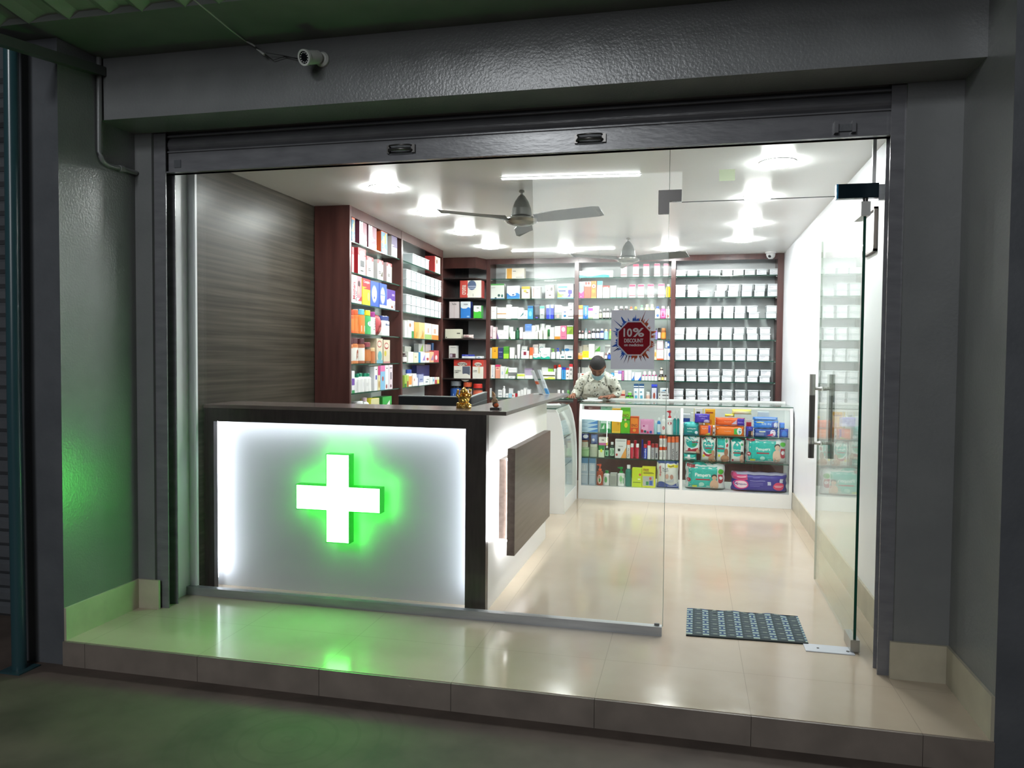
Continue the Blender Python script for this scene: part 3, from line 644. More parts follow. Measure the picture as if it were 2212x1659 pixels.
prf = [(.002, .132), (.002, .55), (.01, .75), (.032, .86), (.054, .905)]
for x0, x1 in ((.027, .954), (.98, LW - .027)):
    g = MB(); vs = [(x, *p) for p in prf for x in (x0, x1)]; vs2 = [(x, p[0] + .005, p[1]) for p in prf for x in (x0, x1)]
    g.add(vs + vs2, [(2 * i, 2 * i + 1, 2 * i + 3, 2 * i + 2) for i in range(4)] + [(10 + 2 * i + 2, 10 + 2 * i + 3, 10 + 2 * i + 1, 10 + 2 * i) for i in range(4)], 'case_glass'); g.build('front_glass', t)
    for z in (.64, .40):
        g = MB(); g.box(x0, x1, .037, D_ - .014, z - .008, z, 'case_glass'); g.box(x0, x1, .0355, .037, z - .008, z, 'glass_edge'); g.build('glass_shelf', t)
# side case with curved glass
t = thing('curved_display_case', 'white display case with curved end panels beside the counter wing', 'display case', (0, 0, 0))
prof = [(.512, 0), (.512, .35), (.507, .52), (.498, .64), (.485, .73), (.468, .81), (.447, .875), (.425, .91)]
for y0, y1 in ((2.745, 2.77), (3.478, 3.503)):
    MB().prism([(.05, 0)] + prof + [(.05, .91)], y0, y1, 'white_lam', 'y').build('end_panel', t)
MB().box(.06, .507, 2.77, 3.478, 0, .13, 'white_lam').build('plinth', t)
B(.05, .06, 2.77, 3.478, .13, .9, 'grey_back').build('back_panel', t)
g = MB(); m_ = len(prof); pf = [(x - .006, z) for x, z in prof[1:]]; pf = [(.506, .135)] + pf
vs = [(x, y, z) for x, z in pf for y in (2.772, 3.476)] + [(x - .005, y, z) for x, z in pf for y in (2.772, 3.476)]; n = len(pf)
g.add(vs, [(2 * i, 2 * i + 1, 2 * i + 3, 2 * i + 2) for i in range(n - 1)] + [(2 * n + 2 * i + 2, 2 * n + 2 * i + 3, 2 * n + 2 * i + 1, 2 * n + 2 * i) for i in range(n - 1)], 'case_glass'); g.build('curved_glass', t)
g = MB(); g.box(.05, .43, 2.73, 3.52, .912, .920, 'case_glass'); g.box(.43, .4315, 2.73, 3.52, .912, .920, 'glass_edge'); g.box(.05, .43, 2.7285, 2.73, .912, .920, 'glass_edge'); g.build('glass_top', t)
for z in (.38, .64):
    g = MB(); g.box(.065, .46, 2.775, 3.474, z - .008, z, 'case_glass'); g.box(.46, .4615, 2.775, 3.474, z - .008, z, 'glass_edge'); g.build('glass_shelf', t)
MB().box(.14, .37, 3.56, 3.9, .0, .90, 'white_lam') if 0 else None
# ================================================================ stock
ORD = ['first', 'second', 'third', 'fourth', 'fifth', 'sixth', 'seventh', 'eighth', 'ninth', 'tenth', 'eleventh', 'twelfth', '13th', '14th', '15th', '16th', '17th', '18th', '19th', '20th', '21st', '22nd', '23rd', '24th', '25th', '26th', '27th', '28th', '29th', '30th']
NAMES = {'B': ('medicine_carton', 'carton'), 'T': ('medicine_bottle', 'bottle'), 'J': ('jar', 'jar'), 'C': ('spray_can', 'can'), 'U': ('cream_tube', 'tube'), 'P': ('foil_pouch', 'pouch'), 'K': ('diaper_pack', 'pack'), 'S': ('pump_bottle', 'bottle'), 'L': ('lidded_tub', 'tub')}
PAPER = .42
def rng(t):
    m_ = re.match(r'(-?[\d.]+)-(-?[\d.]+)$', t); return [float(m_.group(1)) / 100, float(m_.group(2)) / 100]
def feats(toks):
    out = []
    for k in toks:
        typ = k[0]; body, *rest = k[1:].split(':')
        if typ in 'hv':
            a, b = rng(body); bx = (0, 1, a, b) if typ == 'h' else (a, b, 0, 1)
        else:
            xx, zz = body.split(','); bx = tuple(rng(xx) + rng(zz))
        out.append((typ, bx, rest[0], rest[1].replace('_', ' ') if len(rest) > 1 else None))
    return out
def decals(g, fs, w, h, yfun):
    for i, (typ, (a, b, c, d), col, tx) in enumerate(fs):
        e = .0004 * (i + 1); m = pm(col, PAPER)
        X = lambda q: -w / 2 + w * q
        Z = lambda q: h * q
        if typ in 'hvr': pts = [(X(a), Z(c)), (X(b), Z(c)), (X(b), Z(d)), (X(a), Z(d))]
        elif typ == 'g': pts = [(X(a), Z(c)), (X(b), Z(c)), (X(b), Z(d))]
        elif typ == 'f': pts = [(X(a), Z(c)), (X(b), Z(c)), (X(a), Z(d))]
        elif typ == 'w': pts = [(X(a), Z(c)), (X(b), Z(c))] + [(X(b + (a - b) * k / 10), Z(c + (d - c) * (.72 + .28 * math.sin(k * .75)))) for k in range(11)]
        elif typ == 'o': pts = [(X((a + b) / 2 + (b - a) / 2 * math.cos(k * math.pi / 9)), Z((c + d) / 2 + (d - c) / 2 * math.sin(k * math.pi / 9))) for k in range(18)]
        elif typ in 'tu':
            g.text(tx, X(a), X(b), Z(c), Z(d), (lambda x, z: yfun(x, z) - e), m, vert=typ == 'u'); continue
        g.add([(x, yfun(x, z) - e, z) for x, z in pts], [tuple(range(len(pts)))], m)
def item_mesh(K, w, h, dep, base, toks):
    """returns [(name or None, MB)], front bottom centre at the origin, depth along +y"""
    opt = {k.split('=')[0]: k.split('=')[1] for k in toks if '=' in k}
    fs = feats([k for k in toks if '=' not in k]); g = MB(); out = [(None, g)]; m = pm(base, PAPER)
    if K == 'B':
        g.box(-w / 2, w / 2, 0, dep, 0, h, pm(opt.get('s', base), PAPER), m); decals(g, fs, w, h, lambda x, z: 0)
    elif K in 'TSCJU':
        r = w / 2; n = 14; cap = pm(opt.get('c', 'f4f4f4'), .3); lab = opt.get('l'); at = (0, dep / 2, 0); r = min(r, dep / 2 * 1.0) if K != 'x' else r
        sy = 1
        rx = w / 2; sy = min(1, dep / w)
        at = (0, rx * sy, 0)
        if K == 'T': hs, hc = h * .70, h * .84; ca = (rx * .5, rx * .5)
        elif K == 'S': hs, hc = h * .60, h * .70; ca = (rx * .4, rx * .4)
        elif K == 'C': hs, hc = h * .74, h * .77; ca = (rx * .92, rx * .9)
        elif K == 'J': hs, hc = h * .74, h * .80; ca = (rx * .86, rx * .86)
        else: hs, hc = h * .1, h * .1; ca = (rx, rx)
        if K == 'U':
            g.lathe([(rx * .7, 0), (rx * .75, h * .12)], cap, n, at); g2 = g
            vs = []; N = 12
            for j in range(6):
                q = j / 5; a_ = rx * (.8 + .2 * q); b_ = rx * sy * .8 * (1 - q) + .0015
                vs += [(a_ * math.cos(2 * math.pi * k / N), at[1] + b_ * math.sin(2 * math.pi * k / N), h * (.12 + .88 * q)) for k in range(N)]
            g.add(vs, [(j * N + k, j * N + (k + 1) % N, (j + 1) * N + (k + 1) % N, (j + 1) * N + k) for j in range(5) for k in range(N)], m, True)
            return out
        lo, hi = (.12, .62) if K != 'C' else (.05, .70)
        lm = pm(lab, PAPER) if lab else m
        body = M['jar_clear'] if opt.get('x') else m
        prof = [(rx * .92, 0, body), (rx, h * .02, body), (rx, h * lo, lm), (rx, h * hi, body), (rx, hs, body)]
        prof += [(rx * .85, hs + (hc - hs) * .45, body), (ca[0], hs + (hc - hs) * .8, body), (ca[0] * .9, hc, body), (0, hc, body)]
        g.lathe(prof, body, n, at, sy)
        if opt.get('x'): g.lathe([(rx * .9, .003), (rx * .93, hs * .9), (0, hs * .95)], m, n, at, sy)
        fz = [f for f in fs]; decals(g, fz, w, h, lambda x, z: at[1] - sy * math.sqrt(max(0, rx * rx - x * x)) - .0006)
        c = MB()
        if K == 'S':
            c.lathe([(rx * .5, hc - .001), (rx * .5, hc + h * .06), (rx * .2, hc + h * .08), (rx * .2, h * .9), (rx * .45, h * .9), (rx * .45, h), (0, h)], cap, n, at, sy)
            c.box(-rx * .95, 0, at[1] - rx * .2, at[1] + rx * .2, h * .93, h * .985, cap); out.append(('pump', c))
        elif K == 'C': c.lathe([(rx * .97, h * .755), (rx * .97, h * .97), (rx * .9, h), (0, h)], cap, n, at, sy); out.append(('cap', c))
        elif K == 'J': c.lathe([(rx * .93, h * .78), (rx * .93, h * .97), (rx * .88, h), (0, h)], cap, n, at, sy); out.append(('lid', c))
        else: c.lathe([(ca[0] * 1.12, hc - .002), (ca[0] * 1.12, h * .98), (ca[0], h), (0, h)], cap, n, at, sy); out.append(('cap', c))
    elif K in 'PK':
        nx, nz = 20, 14; P_ = []; e = 2.4 if K == 'P' else 6
        def bul(x, z):
            a = abs(2 * x / w); b = abs(2 * z / h - 1)
            return dep / 2 - dep / 2 * max(0, 1 - min(1, a) ** e) ** .5 * max(0, 1 - min(1, b) ** e) ** .5
        rs = random.Random(int(w * 9999)); wob = [rs.uniform(-1, 1) for _ in range(6)]
        def edge(x, z):
            b = z / h
            return x * (1 - .03 * math.sin(b * 9 + wob[0]) ** 2 - (.05 if K == 'P' else .02) * math.sin(math.pi * b)), z * (1 - (.035 if b > .5 else 0) * math.sin(3 * x / w * 4 + wob[1]) ** 2)
        vf = []; vb = []
        for j in range(nz + 1):
            for i in range(nx + 1):
                x, z = -w / 2 + w * i / nx, h * j / nz; X_, Z_ = edge(x, z); d = bul(x, z) + .0015 * math.sin(i * 1.7 + j * 2.3 + wob[2])
                vf.append((X_, d, Z_)); vb.append((X_, dep - d + .001, Z_))
        q = lambda i, j: j * (nx + 1) + i
        g.add(vf, [(q(i, j), q(i + 1, j), q(i + 1, j + 1), q(i, j + 1)) for j in range(nz) for i in range(nx)], m, True)
        g.add(vb, [(q(i, j + 1), q(i + 1, j + 1), q(i + 1, j), q(i, j)) for j in range(nz) for i in range(nx)], pm(opt.get('s', base), PAPER), True)
        # subdivided decals riding on the bulge
        for i_, (typ, (a, b, c, d), col, tx) in enumerate(fs):
            ee = .0022 + .0005 * i_; mm = pm(col, PAPER)
            F = lambda x, z: (edge(x, z)[0], bul(x, z) - ee, edge(x, z)[1])
            if typ in 'tu':
                v_, f_ = text_geo(tx); X = lambda s: -w / 2 + w * (a + (b - a) * s); Z = lambda s: h * (c + (d - c) * s)
                g.add([F(X(p), Z(r)) if typ == 't' else F(X(1 - r), Z(p)) for p, r in v_], f_, mm); continue
            k = 10
            if typ == 'o':
                vs = [F(-w / 2 + w * (a + b) / 2, h * (c + d) / 2)]
                for rr in (.5, 1): vs += [F(-w / 2 + w * ((a + b) / 2 + rr * (b - a) / 2 * math.cos(t_ * math.pi / 8)), h * ((c + d) / 2 + rr * (d - c) / 2 * math.sin(t_ * math.pi / 8))) for t_ in range(16)]
                g.add(vs, [(0, 1 + t_, 1 + (t_ + 1) % 16) for t_ in range(16)] + [(1 + t_, 17 + t_, 17 + (t_ + 1) % 16, 1 + (t_ + 1) % 16) for t_ in range(16)], mm); continue
            vs = []
            for jj in range(k + 1):
                for ii in range(k + 1):
                    sx, sz = ii / k, jj / k
                    if typ == 'g': sz *= sx
                    if typ == 'f': sz *= 1 - sx
                    if typ == 'w': sz *= .72 + .28 * math.sin(sx * 7)
                    vs.append(F(-w / 2 + w * (a + (b - a) * sx), h * (c + (d - c) * sz)))
            g.add(vs, [(jj * (k + 1) + ii, jj * (k + 1) + ii + 1, (jj + 1) * (k + 1) + ii + 1, (jj + 1) * (k + 1) + ii) for jj in range(k) for ii in range(k)], mm)
    return out
class Shelf:
    """a shelf front on a real vertical plane; items are read from the frame and set down on it"""
    def __init__(s, org, sc, pt, d, z, where, grp): s.o, s.sc, s.pt, s.d, s.z, s.where, s.grp = org, sc, Vector(pt), Vector(d).normalized(), z, where, grp
    def locate(s, u, v, off):
        n = Vector((s.d.y, -s.d.x, 0)); return W(s.o[0] + u / s.sc, s.o[1] + v / s.sc, p=(s.pt - n * off, n))
ALLL = {}
def stock(sh, text, dep=.06, off=.012, back=.075):
    rows = []
    for line in text.strip().split('\n'):
        spec, desc = [x.strip() for x in line.split(';')]; tk = spec.split(); nums = []
        while tk[0].lstrip('-').isdigit(): nums.append(int(tk.pop(0)))
        K = tk.pop(0); kk = 0
        if K[0] == 'k': kk = 1; K = K[1:]
        base = tk.pop(0); d_ = dep
        for t_ in tk:
            if t_[:2] == 'd=': d_ = float(t_[2:])
        tk = [t_ for t_ in tk if t_[:2] != 'd=']
        of = off + (back if kk else 0); u0_, u1_, vt = nums[:3]; vm = (vt + (nums[3] if len(nums) > 3 else vt + 100)) / 2
        a, b = sh.locate(u0_, vm, of), sh.locate(u1_, vm, of); z1 = sh.locate((u0_ + u1_) / 2, vt, of).z
        z0 = sh.locate((u0_ + u1_) / 2, nums[3], of).z if len(nums) > 3 else sh.z
        a.z = b.z = 0; rows.append(((a + b) / 2, (b - a).length, z0, z1, K, base, tk, desc, d_, of, len(nums) > 3 and z0 > sh.z + .02))
    rows.sort(key=lambda r: r[0].dot(sh.d))
    # closed stacks: a piece that stands on others is set exactly on the one below
    for i, r in enumerate(rows):
        if r[10]:
            under = [q for q in rows if q is not r and abs((q[0] - r[0]).dot(sh.d)) < (q[1] + r[1]) / 2 * .8 and abs(q[9] - r[9]) < .02 and abs(q[3] - r[2]) < .03 and q[2] < r[2]]
            if under:
                zt_ = max(q[3] for q in under); rows[i] = (r[0], r[1], zt_ + .0004, max(r[3], zt_ + .012)) + r[4:]
    rz = math.atan2(sh.d.y, sh.d.x)
    # trim widths so neighbours in one row do not run into each other
    for of in set(r[9] for r in rows):
        idx = [i for i, r in enumerate(rows) if r[9] == of]
        for n_, i in enumerate(idx):
            for j in idx[n_ + 1:]:
                A_, B_ = rows[i], rows[j]
                if min(A_[3], B_[3]) - max(A_[2], B_[2]) < .003: continue
                gap = (B_[0] - A_[0]).dot(sh.d) - (A_[1] + B_[1]) / 2
                if gap < .0006 and (B_[0] - A_[0]).dot(sh.d) > .006:
                    cut = (.0008 - gap) / 2
                    if cut > min(A_[1], B_[1]) * .6: continue
                    rows[i] = (A_[0] - sh.d * cut / 2, A_[1] - cut) + A_[2:]; rows[j] = (B_[0] + sh.d * cut / 2, B_[1] - cut) + B_[2:]
    for i, (c, wd, z0, z1, K, base, tk, desc, d_, of, up) in enumerate(rows):
        nm, cat = NAMES[K]
        for t_ in tk:
            if t_[:2] == 'n=': nm = t_[2:]; cat = nm.split('_')[-1]
        tk = [t_ for t_ in tk if t_[:2] != 'n=']
        parts = item_mesh(K, max(wd, .008), max(z1 - z0, .008), d_, base, tk)
        lab = desc + ', ' + (ORD[i] + ' from left' if len(rows) > 1 else 'alone') + ', ' + sh.where
        if lab in ALLL: lab = lab.replace(' from left', ' item from left')
        ALLL[lab] = 1
        root = parts[0][1].build(nm, None, (c.x, c.y, z0), rz)
        tag(root, lab, cat, '%ss in the %s' % (cat if cat != 'box' else 'boxe', sh.grp))
        for pn, mb in parts[1:]: mb.build(pn, root)
# lidded tubs ---------------------------------------------------------------
def tub_protos(w, h, d):
    out = []
    for v in range(5):
        rs = random.Random(v); g = MB()
        g.box(-w / 2 + .004, w / 2 - .004, 0, d, 0, h - .01, pm('c3cdd0', .3)); cd = MB()
        cd.box(-w / 2 + .006, w / 2 - .008, -.0012, -.0002, .004, h - .016, pm('f3f4f8', .5))
        z = h - .024
        for k in range(5):
            ln = rs.uniform(.2, .7) if v else .15
            cd.box(-w / 2 + .012, -w / 2 + .012 + ln * (w - .03), -.0018, -.0013, z, z + (.0016 if rs.random() < .8 else .0035), pm('8d909a' if rs.random() < .8 else '33353c', .6)); z -= rs.uniform(.007, .011)
            if z < .01: break
        li = MB(); li.box(-w / 2, w / 2, -.005, d + .004, h - .01, h - .002, pm('e6ebee', .25)); li.box(-w / 2 + .008, w / 2 - .008, .004, d - .004, h - .002, h, pm('dfe5e8', .25))
        out.append((g, cd, li))
    return out
TUBP = {}
def tubs(sh, us, tier, width, ntier, dep=.13, wm=None, hm=.0655, off=.014):
    d_key = (round(wm, 3), hm, dep)
    if d_key not in TUBP: TUBP[d_key] = []
    pool = TUBP[d_key]; rz = math.atan2(sh.d.y, sh.d.x)
    for i, u in enumerate(us):
        v = R_.randrange(5); c = sh.locate(u + width / 2, 0, off); z = sh.z + tier * (hm + .0005)
        pr = next((p for p in pool if p[0] == v), None)
        if pr is None:
            gs = tub_protos(wm, hm, dep)[v]; root = gs[0].build('lidded_tub'); kids = [gs[1].build('label_card', root), gs[2].build('lid', root)]
            pool.append((v, root, kids))
        else:
            root = pr[1].copy(); COL.objects.link(root)
            for k in pr[2]:
                q = k.copy(); COL.objects.link(q); q.parent = root
        jit = R_.uniform(-.004, .004); root.location = (c.x, c.y, z); root.rotation_euler = (0, 0, rz + jit * 5)
        tn = '' if ntier == 1 else ('upper row, ' if tier else 'lower row, ')
        tag(root, 'white lidded tub, %s%s from left, %s' % (tn, ORD[i], sh.where), 'tub', 'white lidded tubs on the ' + sh.grp)
S3 = lambda i, w_, g_, org=(940, 540), sc=6.9125: Shelf(org, sc, (0, 4.62, 0), (1, 0, 0), ZB[i], w_, g_)
NL = ['top shelf', 'second shelf', 'third shelf', 'fourth shelf', 'fifth shelf', 'sixth shelf', 'lowest visible shelf']
LB = 'left back bay'; MBY = 'middle back bay'; RB = 'right back bay'
A4 = (940, 680)
stock(S3(0, 'top shelf of ' + LB, LB), '''
1055 1330 275 B ece6d8 v6-33:e0a43a r38-55,70-75:444444 r55-92,10-17:b9b4a8 ; cream carton with amber stripe''', dep=.09)
stock(S3(1, 'second shelf of ' + LB, LB), '''
790 1030 505 B dfe4de h90-100:4ca04e h0-4:2e6aa0 o60-76,14-32:1d4f4c o82-94,10-30:1d6a60 o42-54,2-12:1d4f4c r20-45,72-75:999999 ; white carton, green top edge
1072 1262 535 B e6e9ee w0-100,0-46:2a7fc4 o28-72,22-42:e8f0f6 o40-60,26-36:1e4f9a h0-8:4aa0dc ; white carton with blue wave
1293 1413 545 B e8e0cc h78-100:eab63c o22-62,52-72:e8b84a r50-82,46-54:8a6a30 ; cream carton with yellow top
1445 1485 548 B f0ece4 u30-80,12-88:7a2430:Sensodent ; narrow white carton, maroon side lettering
1487 1568 548 B dcdcd8 o30-70,10-50:a8aaa6 r20-80,80-86:888888 ; pale grey carton with tooth shape
1648 1770 527 B efeae0 o60-88,56-86:6b6660 o14-34,58-66:4c4844 r40-70,18-30:5a4c46 h0-8:e8c8c0 ; white carton with grey sketches
1830 2065 505 B f3f6f4 r2-62,72-84:3f9f96 r5-52,46-56:3c4a7c f0-40,0-50:9ccb45 r0-40,18-28:7aa04a r66-92,30-58:4a3f9a g60-82,10-40:4a3f9a h0-6:58b4d8 ; white carton, teal band, purple cup''', dep=.09)
stock(S3(2, 'third shelf of ' + LB, LB), '''
835 915 845 B f1eeec r20-70,60-62:b09090 ; plain white carton
925 993 858 B f3f1ee h42-50:d89a50 h4-8:8a6a4a ; white carton with orange line
995 1060 858 B f3f1ee h42-50:d89a50 h4-8:8a6a4a ; white carton, orange line, its twin
1062 1132 815 B f4f3f2 ; tall blank white carton
1134 1233 850 B f4f5f4 r20-70,80-82:aaaaaa h0-4:2a6a50 ; wide white carton
1237 1318 862 B f1f3f2 g10-100,0-60:1f6a70 g0-100,0-40:e8eeee ; white carton with teal corner
1320 1378 900 B f3f3f3 r30-70,40-50:8a9aaa ; short white carton
1382 1460 835 B 3a9cd6 h82-96:1d5f9a o20-80,20-60:7cc4ea ; bright blue carton
1478 1558 808 B 1c2430 h84-92:5a6470 o20-80,40-60:3a4654 r30-70,6-12:6a5ad0 ; black carton with grey band
1563 1630 835 B a9b0ae h80-98:3fae98 h62-78:e8eeec r20-80,30-36:5a6462 ; grey carton with teal top
1660 1770 820 B 1f35b4 h78-100:f2f4f8 v40-60:5a78e0 ; royal blue carton with white top
1782 1885 822 B f3f3f2 h0-48:8a908c o30-70,6-34:c0a8a0 ; white carton with grey photo
1890 1985 843 B f2f4f6 o30-70,50-62:2a4a8a o28-72,14-34:1f6f9a ; white carton with blue emblems
1990 2066 788 B f4f4f2 r10-90,92-96:444444 r20-80,54-60:4a4a4a h14-18:3a3a3a ; tall white carton, dark lines''')
stock(S3(3, 'fourth shelf of ' + LB, LB), '''
768 850 1130 B f2d9df h10-16:9a2a5a r20-80,60-62:c07a90 ; pale pink carton, maroon base line
858 915 1150 B f3e4e6 v90-100:b05a7a r20-60,60-62:a08a90 ; slim pinkish white carton
925 1020 1195 B f1f1ef f0-30,0-70:8a6ab0 r40-80,45-48:999999 ; short white carton, violet corner
1022 1090 1128 B f1f4f0 r20-70,60-62:9aaa9a ; tall white carton
1092 1165 1148 kB eef2ec f0-60,0-40:5ab84a ; white carton behind, green corner
1127 1192 1215 B eef3ee r20-70,60-62:9aaa9a ; small pale carton
1196 1255 1160 T 1e5a3c c=1e5a3c l=2a6a48 ; dark green bottle
1262 1308 1155 B f3e6ea h0-6:b07a8a ; slim pale pink carton
1312 1440 1297 B f3efec r30-60,45-55:333333 ; flat white carton, bottom of stack
1312 1440 1262 1296 B f3efec r30-60,45-55:333333 ; flat white carton, middle of stack
1312 1440 1225 1261 B f3efec r30-60,45-55:333333 ; flat white carton, stack top
1342 1438 1105 1224 B 5a86c8 h6-14:dfe8f4 r20-70,60-70:7aa0dc ; blue carton on a white stack
1443 1490 1130 B f3f3ef ; plain slim white carton
1490 1550 1115 kB f3f3ef r20-60,60-62:999999 ; tall white carton standing behind
1494 1532 1220 B f1efe8 r20-70,60-64:c08a6a ; little white carton
1552 1600 1200 B f3f5e8 r20-70,60-63:9a9a70 ; small ivory carton
1556 1646 1098 kJ f0f4f0 c=eef2ee l=f6f8f6 ; white jar standing behind
1618 1668 1195 B f3f5e2 r20-70,50-53:a0a070 ; ivory carton, small
1650 1725 1120 kB f0f4ee r40-95,20-70:2f8a44 ; white carton with green block
1715 1778 1155 B f2f3f0 r30-70,50-52:999999 ; plain white upright carton
1786 1868 1138 B f4f4ec h0-22:f08a2a r20-70,60-62:999999 ; white carton with orange base
1870 1960 1130 B d6708e o20-80,55-90:ecd0d8 r20-80,16-19:8a2a4a ; pink carton with pale oval
1968 2062 1128 B f3f3ee h36-94:8aa82a g10-80,40-80:6a8a20 r10-90,88-93:4a5a1a ; white carton with olive leaf''')
stock(S3(4, 'fifth shelf of ' + LB, LB), '''
768 845 1460 B d9d8cf ; grey white carton
850 935 1450 B efae22 r35-65,60-68:9a5a10 r40-60,76-80:9a5a10 ; amber yellow carton
940 1015 1460 B 2c3068 r15-85,58-62:c0c4e0 r20-80,14-17:8a90c0 ; navy blue carton
1022 1100 1440 B 4a9a2e h0-40:a8dc3a h60-64:2a6a1a ; leaf green carton
1112 1182 1455 B ebebe6 ; blank white carton
1200 1265 1410 U f1f3f1 c=f4f4f4 ; upright white cream tube
1190 1230 1570 J f1f1f1 c=f4f4f4 d=.03 ; tiny white jar
1290 1375 1435 kB eef0ee r15-70,70-74:8a9a9a ; white carton standing behind
1285 1400 1505 B f1f1ee r30-66,45-88:8a1f3a ; white carton with maroon square
1410 1455 1455 B ef6a3a h0-30:e8d8c8 ; slim orange carton
1462 1540 1410 kB f0f3f1 r10-90,30-34:3a4a4a r10-90,80-82:8aa0a0 ; tall white carton at rear
1462 1570 1550 B f1f4f2 w0-100,0-40:2fb49c r10-60,60-66:5a6a6a ; low white carton, teal wave
1550 1640 1400 kB eef4f3 o0-90,40-80:4aa8a4 o8-82,46-76:eef4f3 ; white carton with teal ring
1577 1715 1460 B f1f3f2 w0-100,0-24:2fb49c r30-70,36-40:5a6a6a r60-90,82-84:8aa0a0 ; square white carton, teal wave
1722 1790 1475 S f2f4f4 c=7ac04a r15-85,34-46:1f6a9a ; white pump bottle, green cap
1800 1872 1465 S f2f4f4 c=2a4ac0 r15-85,34-46:1f6a9a ; white pump bottle, blue cap
1878 1930 1480 kT f2f4f4 c=2f7aa0 ; small white bottle behind
1850 1942 1560 B f1f4f4 r25-80,30-60:1f4a54 r30-75,46-54:5ac0c8 ; low white carton, dark label
1930 2060 1420 kB eef2f2 o0-60,56-76:1f7ab4 r62-98,62-70:6a8a9a ; wide white carton, blue oval
1950 2058 1540 B f1f4f4 r25-80,24-50:2a5a60 ; white carton, teal label''')
stock(S3(5, 'sixth shelf of ' + LB, LB, A4), '''
755 825 745 B eeb07a h62-100:d98a4a h0-58:f0d0b0 r20-80,68-80:7a5a40 ; orange and peach carton
832 890 750 B f1f2f0 u36-60,12-88:7a9ab0:Moisture ; white carton, vertical lettering
900 970 745 B f0c0a8 h84-100:d8306a h0-60:e8a488 r20-70,70-78:c05a7a ; salmon carton with pink top
974 1040 770 B f1f2f1 o30-60,30-60:b4d0e4 ; white carton with blue drop
1045 1088 780 B eef4ea g0-100,40-100:8ac83a ; slim white carton, lime corner
1092 1190 915 B f2f4f3 r30-60,40-55:8a9a9a ; flat white carton lying
1092 1212 790 860 B f0f2f2 h50-54:8aa0a8 d=.05 ; white carton leaning above
1218 1335 880 B f1f1e4 h50-90:dce85a v0-6:5ab43a ; cream carton with lime band
1340 1450 905 B f3f4f4 ; long flat white carton
1335 1450 800 kB b8a8c0 h90-96:7a6a8a ; mauve tray standing behind
1590 1685 785 kB f2f3f3 ; white carton with round end
1600 1790 850 B f2f4ec h38-56:5a5a3a h0-14:cfe04a o40-98,-2-30:e4ee6a ; wide white carton, green curve
1685 1760 805 kB a4e04a r10-90,86-90:4a8a2a ; lime green carton behind
1765 1815 750 kC f2f2f2 c=c02a2a ; white bottle with red cap
1812 1890 745 T f5f5f4 c=e04a2a r20-80,40-44:999999 ; white bottle, red and yellow cap
1892 1948 785 B 3fa0dc h80-100:2030b0 u30-70,10-76:1a4a8a:aquaria ; blue carton with navy top
1952 2000 795 B f1efed h84-100:b83040 o25-75,50-60:3a3a3a o25-75,20-30:3a3a3a ; white carton, dark red top
2003 2055 735 B f2efed h82-100:d8303a o20-80,55-72:8a8a8a o22-78,28-44:aaaaaa ; tall white carton, red top''')
stock(S3(6, 'lowest shelf of ' + LB, LB, A4), '''
752 830 1095 B f0f2f2 r15-80,46-50:8aa0a8 r15-80,18-22:8aa0a8 ; white carton stack end
940 1000 1122 B f2f4f4 r10-90,70-76:4a5a7a r10-90,22-28:2a3a5a ; white carton with navy lines
1003 1045 1065 T f2f4f4 c=f4f6f6 ; slim white bottle
1050 1092 1175 B eef2f2 r10-80,40-60:a8c0d0 ; low white carton
1100 1165 1098 kB f0f2f2 ; white carton at rear
1096 1145 1178 B a8d4e8 ; sky blue carton
1150 1192 1175 B f4f1f0 r10-50,30-70:c04a3a ; white carton with red dot
1196 1226 1175 B b81f34 ; crimson carton
1232 1272 1140 B f1f2f2 r20-80,40-44:b0b0b0 ; small white carton
1276 1318 1120 B f1f2f2 r20-80,40-44:b0b0b0 ; white carton, short
1322 1362 1092 B f1f2f2 h92-100:cfd4d4 ; taller white carton
1368 1422 1112 B f1f2f2 h92-100:cfd4d4 ; white carton with grey lid
1822 1865 1120 J f3f3f3 c=f6f6f6 ; small white jar
1885 1922 1130 J f3f3f3 c=f6f6f6 ; smaller white jar
1965 2010 1128 J 5ab050 c=8ad080 ; small green jar''', dep=.05)
O5, C5 = (1220, 540), 8.5077; O6, C6 = (1200, 700), 7.9
rb = 'h84-98:d8436a h76-84:f0a0b4 h14-19:c23a50 r10-70,26-28:8a8a8a'
stock(S3(0, 'top shelf of ' + MBY, MBY, O5, C5), f'''
262 885 380 B eef0ec w0-90,0-42:2fb4b0 v0-1:c0ccc8 ; long white carton with teal wave
1035 1140 262 B f0ebe9 {rb} ; pink topped carton
1258 1360 258 B f0ebe9 {rb} ; pink topped carton
1445 1550 255 B f0ebe9 {rb} ; pink topped carton
1645 1748 248 B f0ebe9 {rb} ; pink topped carton
1818 1912 248 B f0ebe9 {rb} ; pink topped carton''', dep=.05)
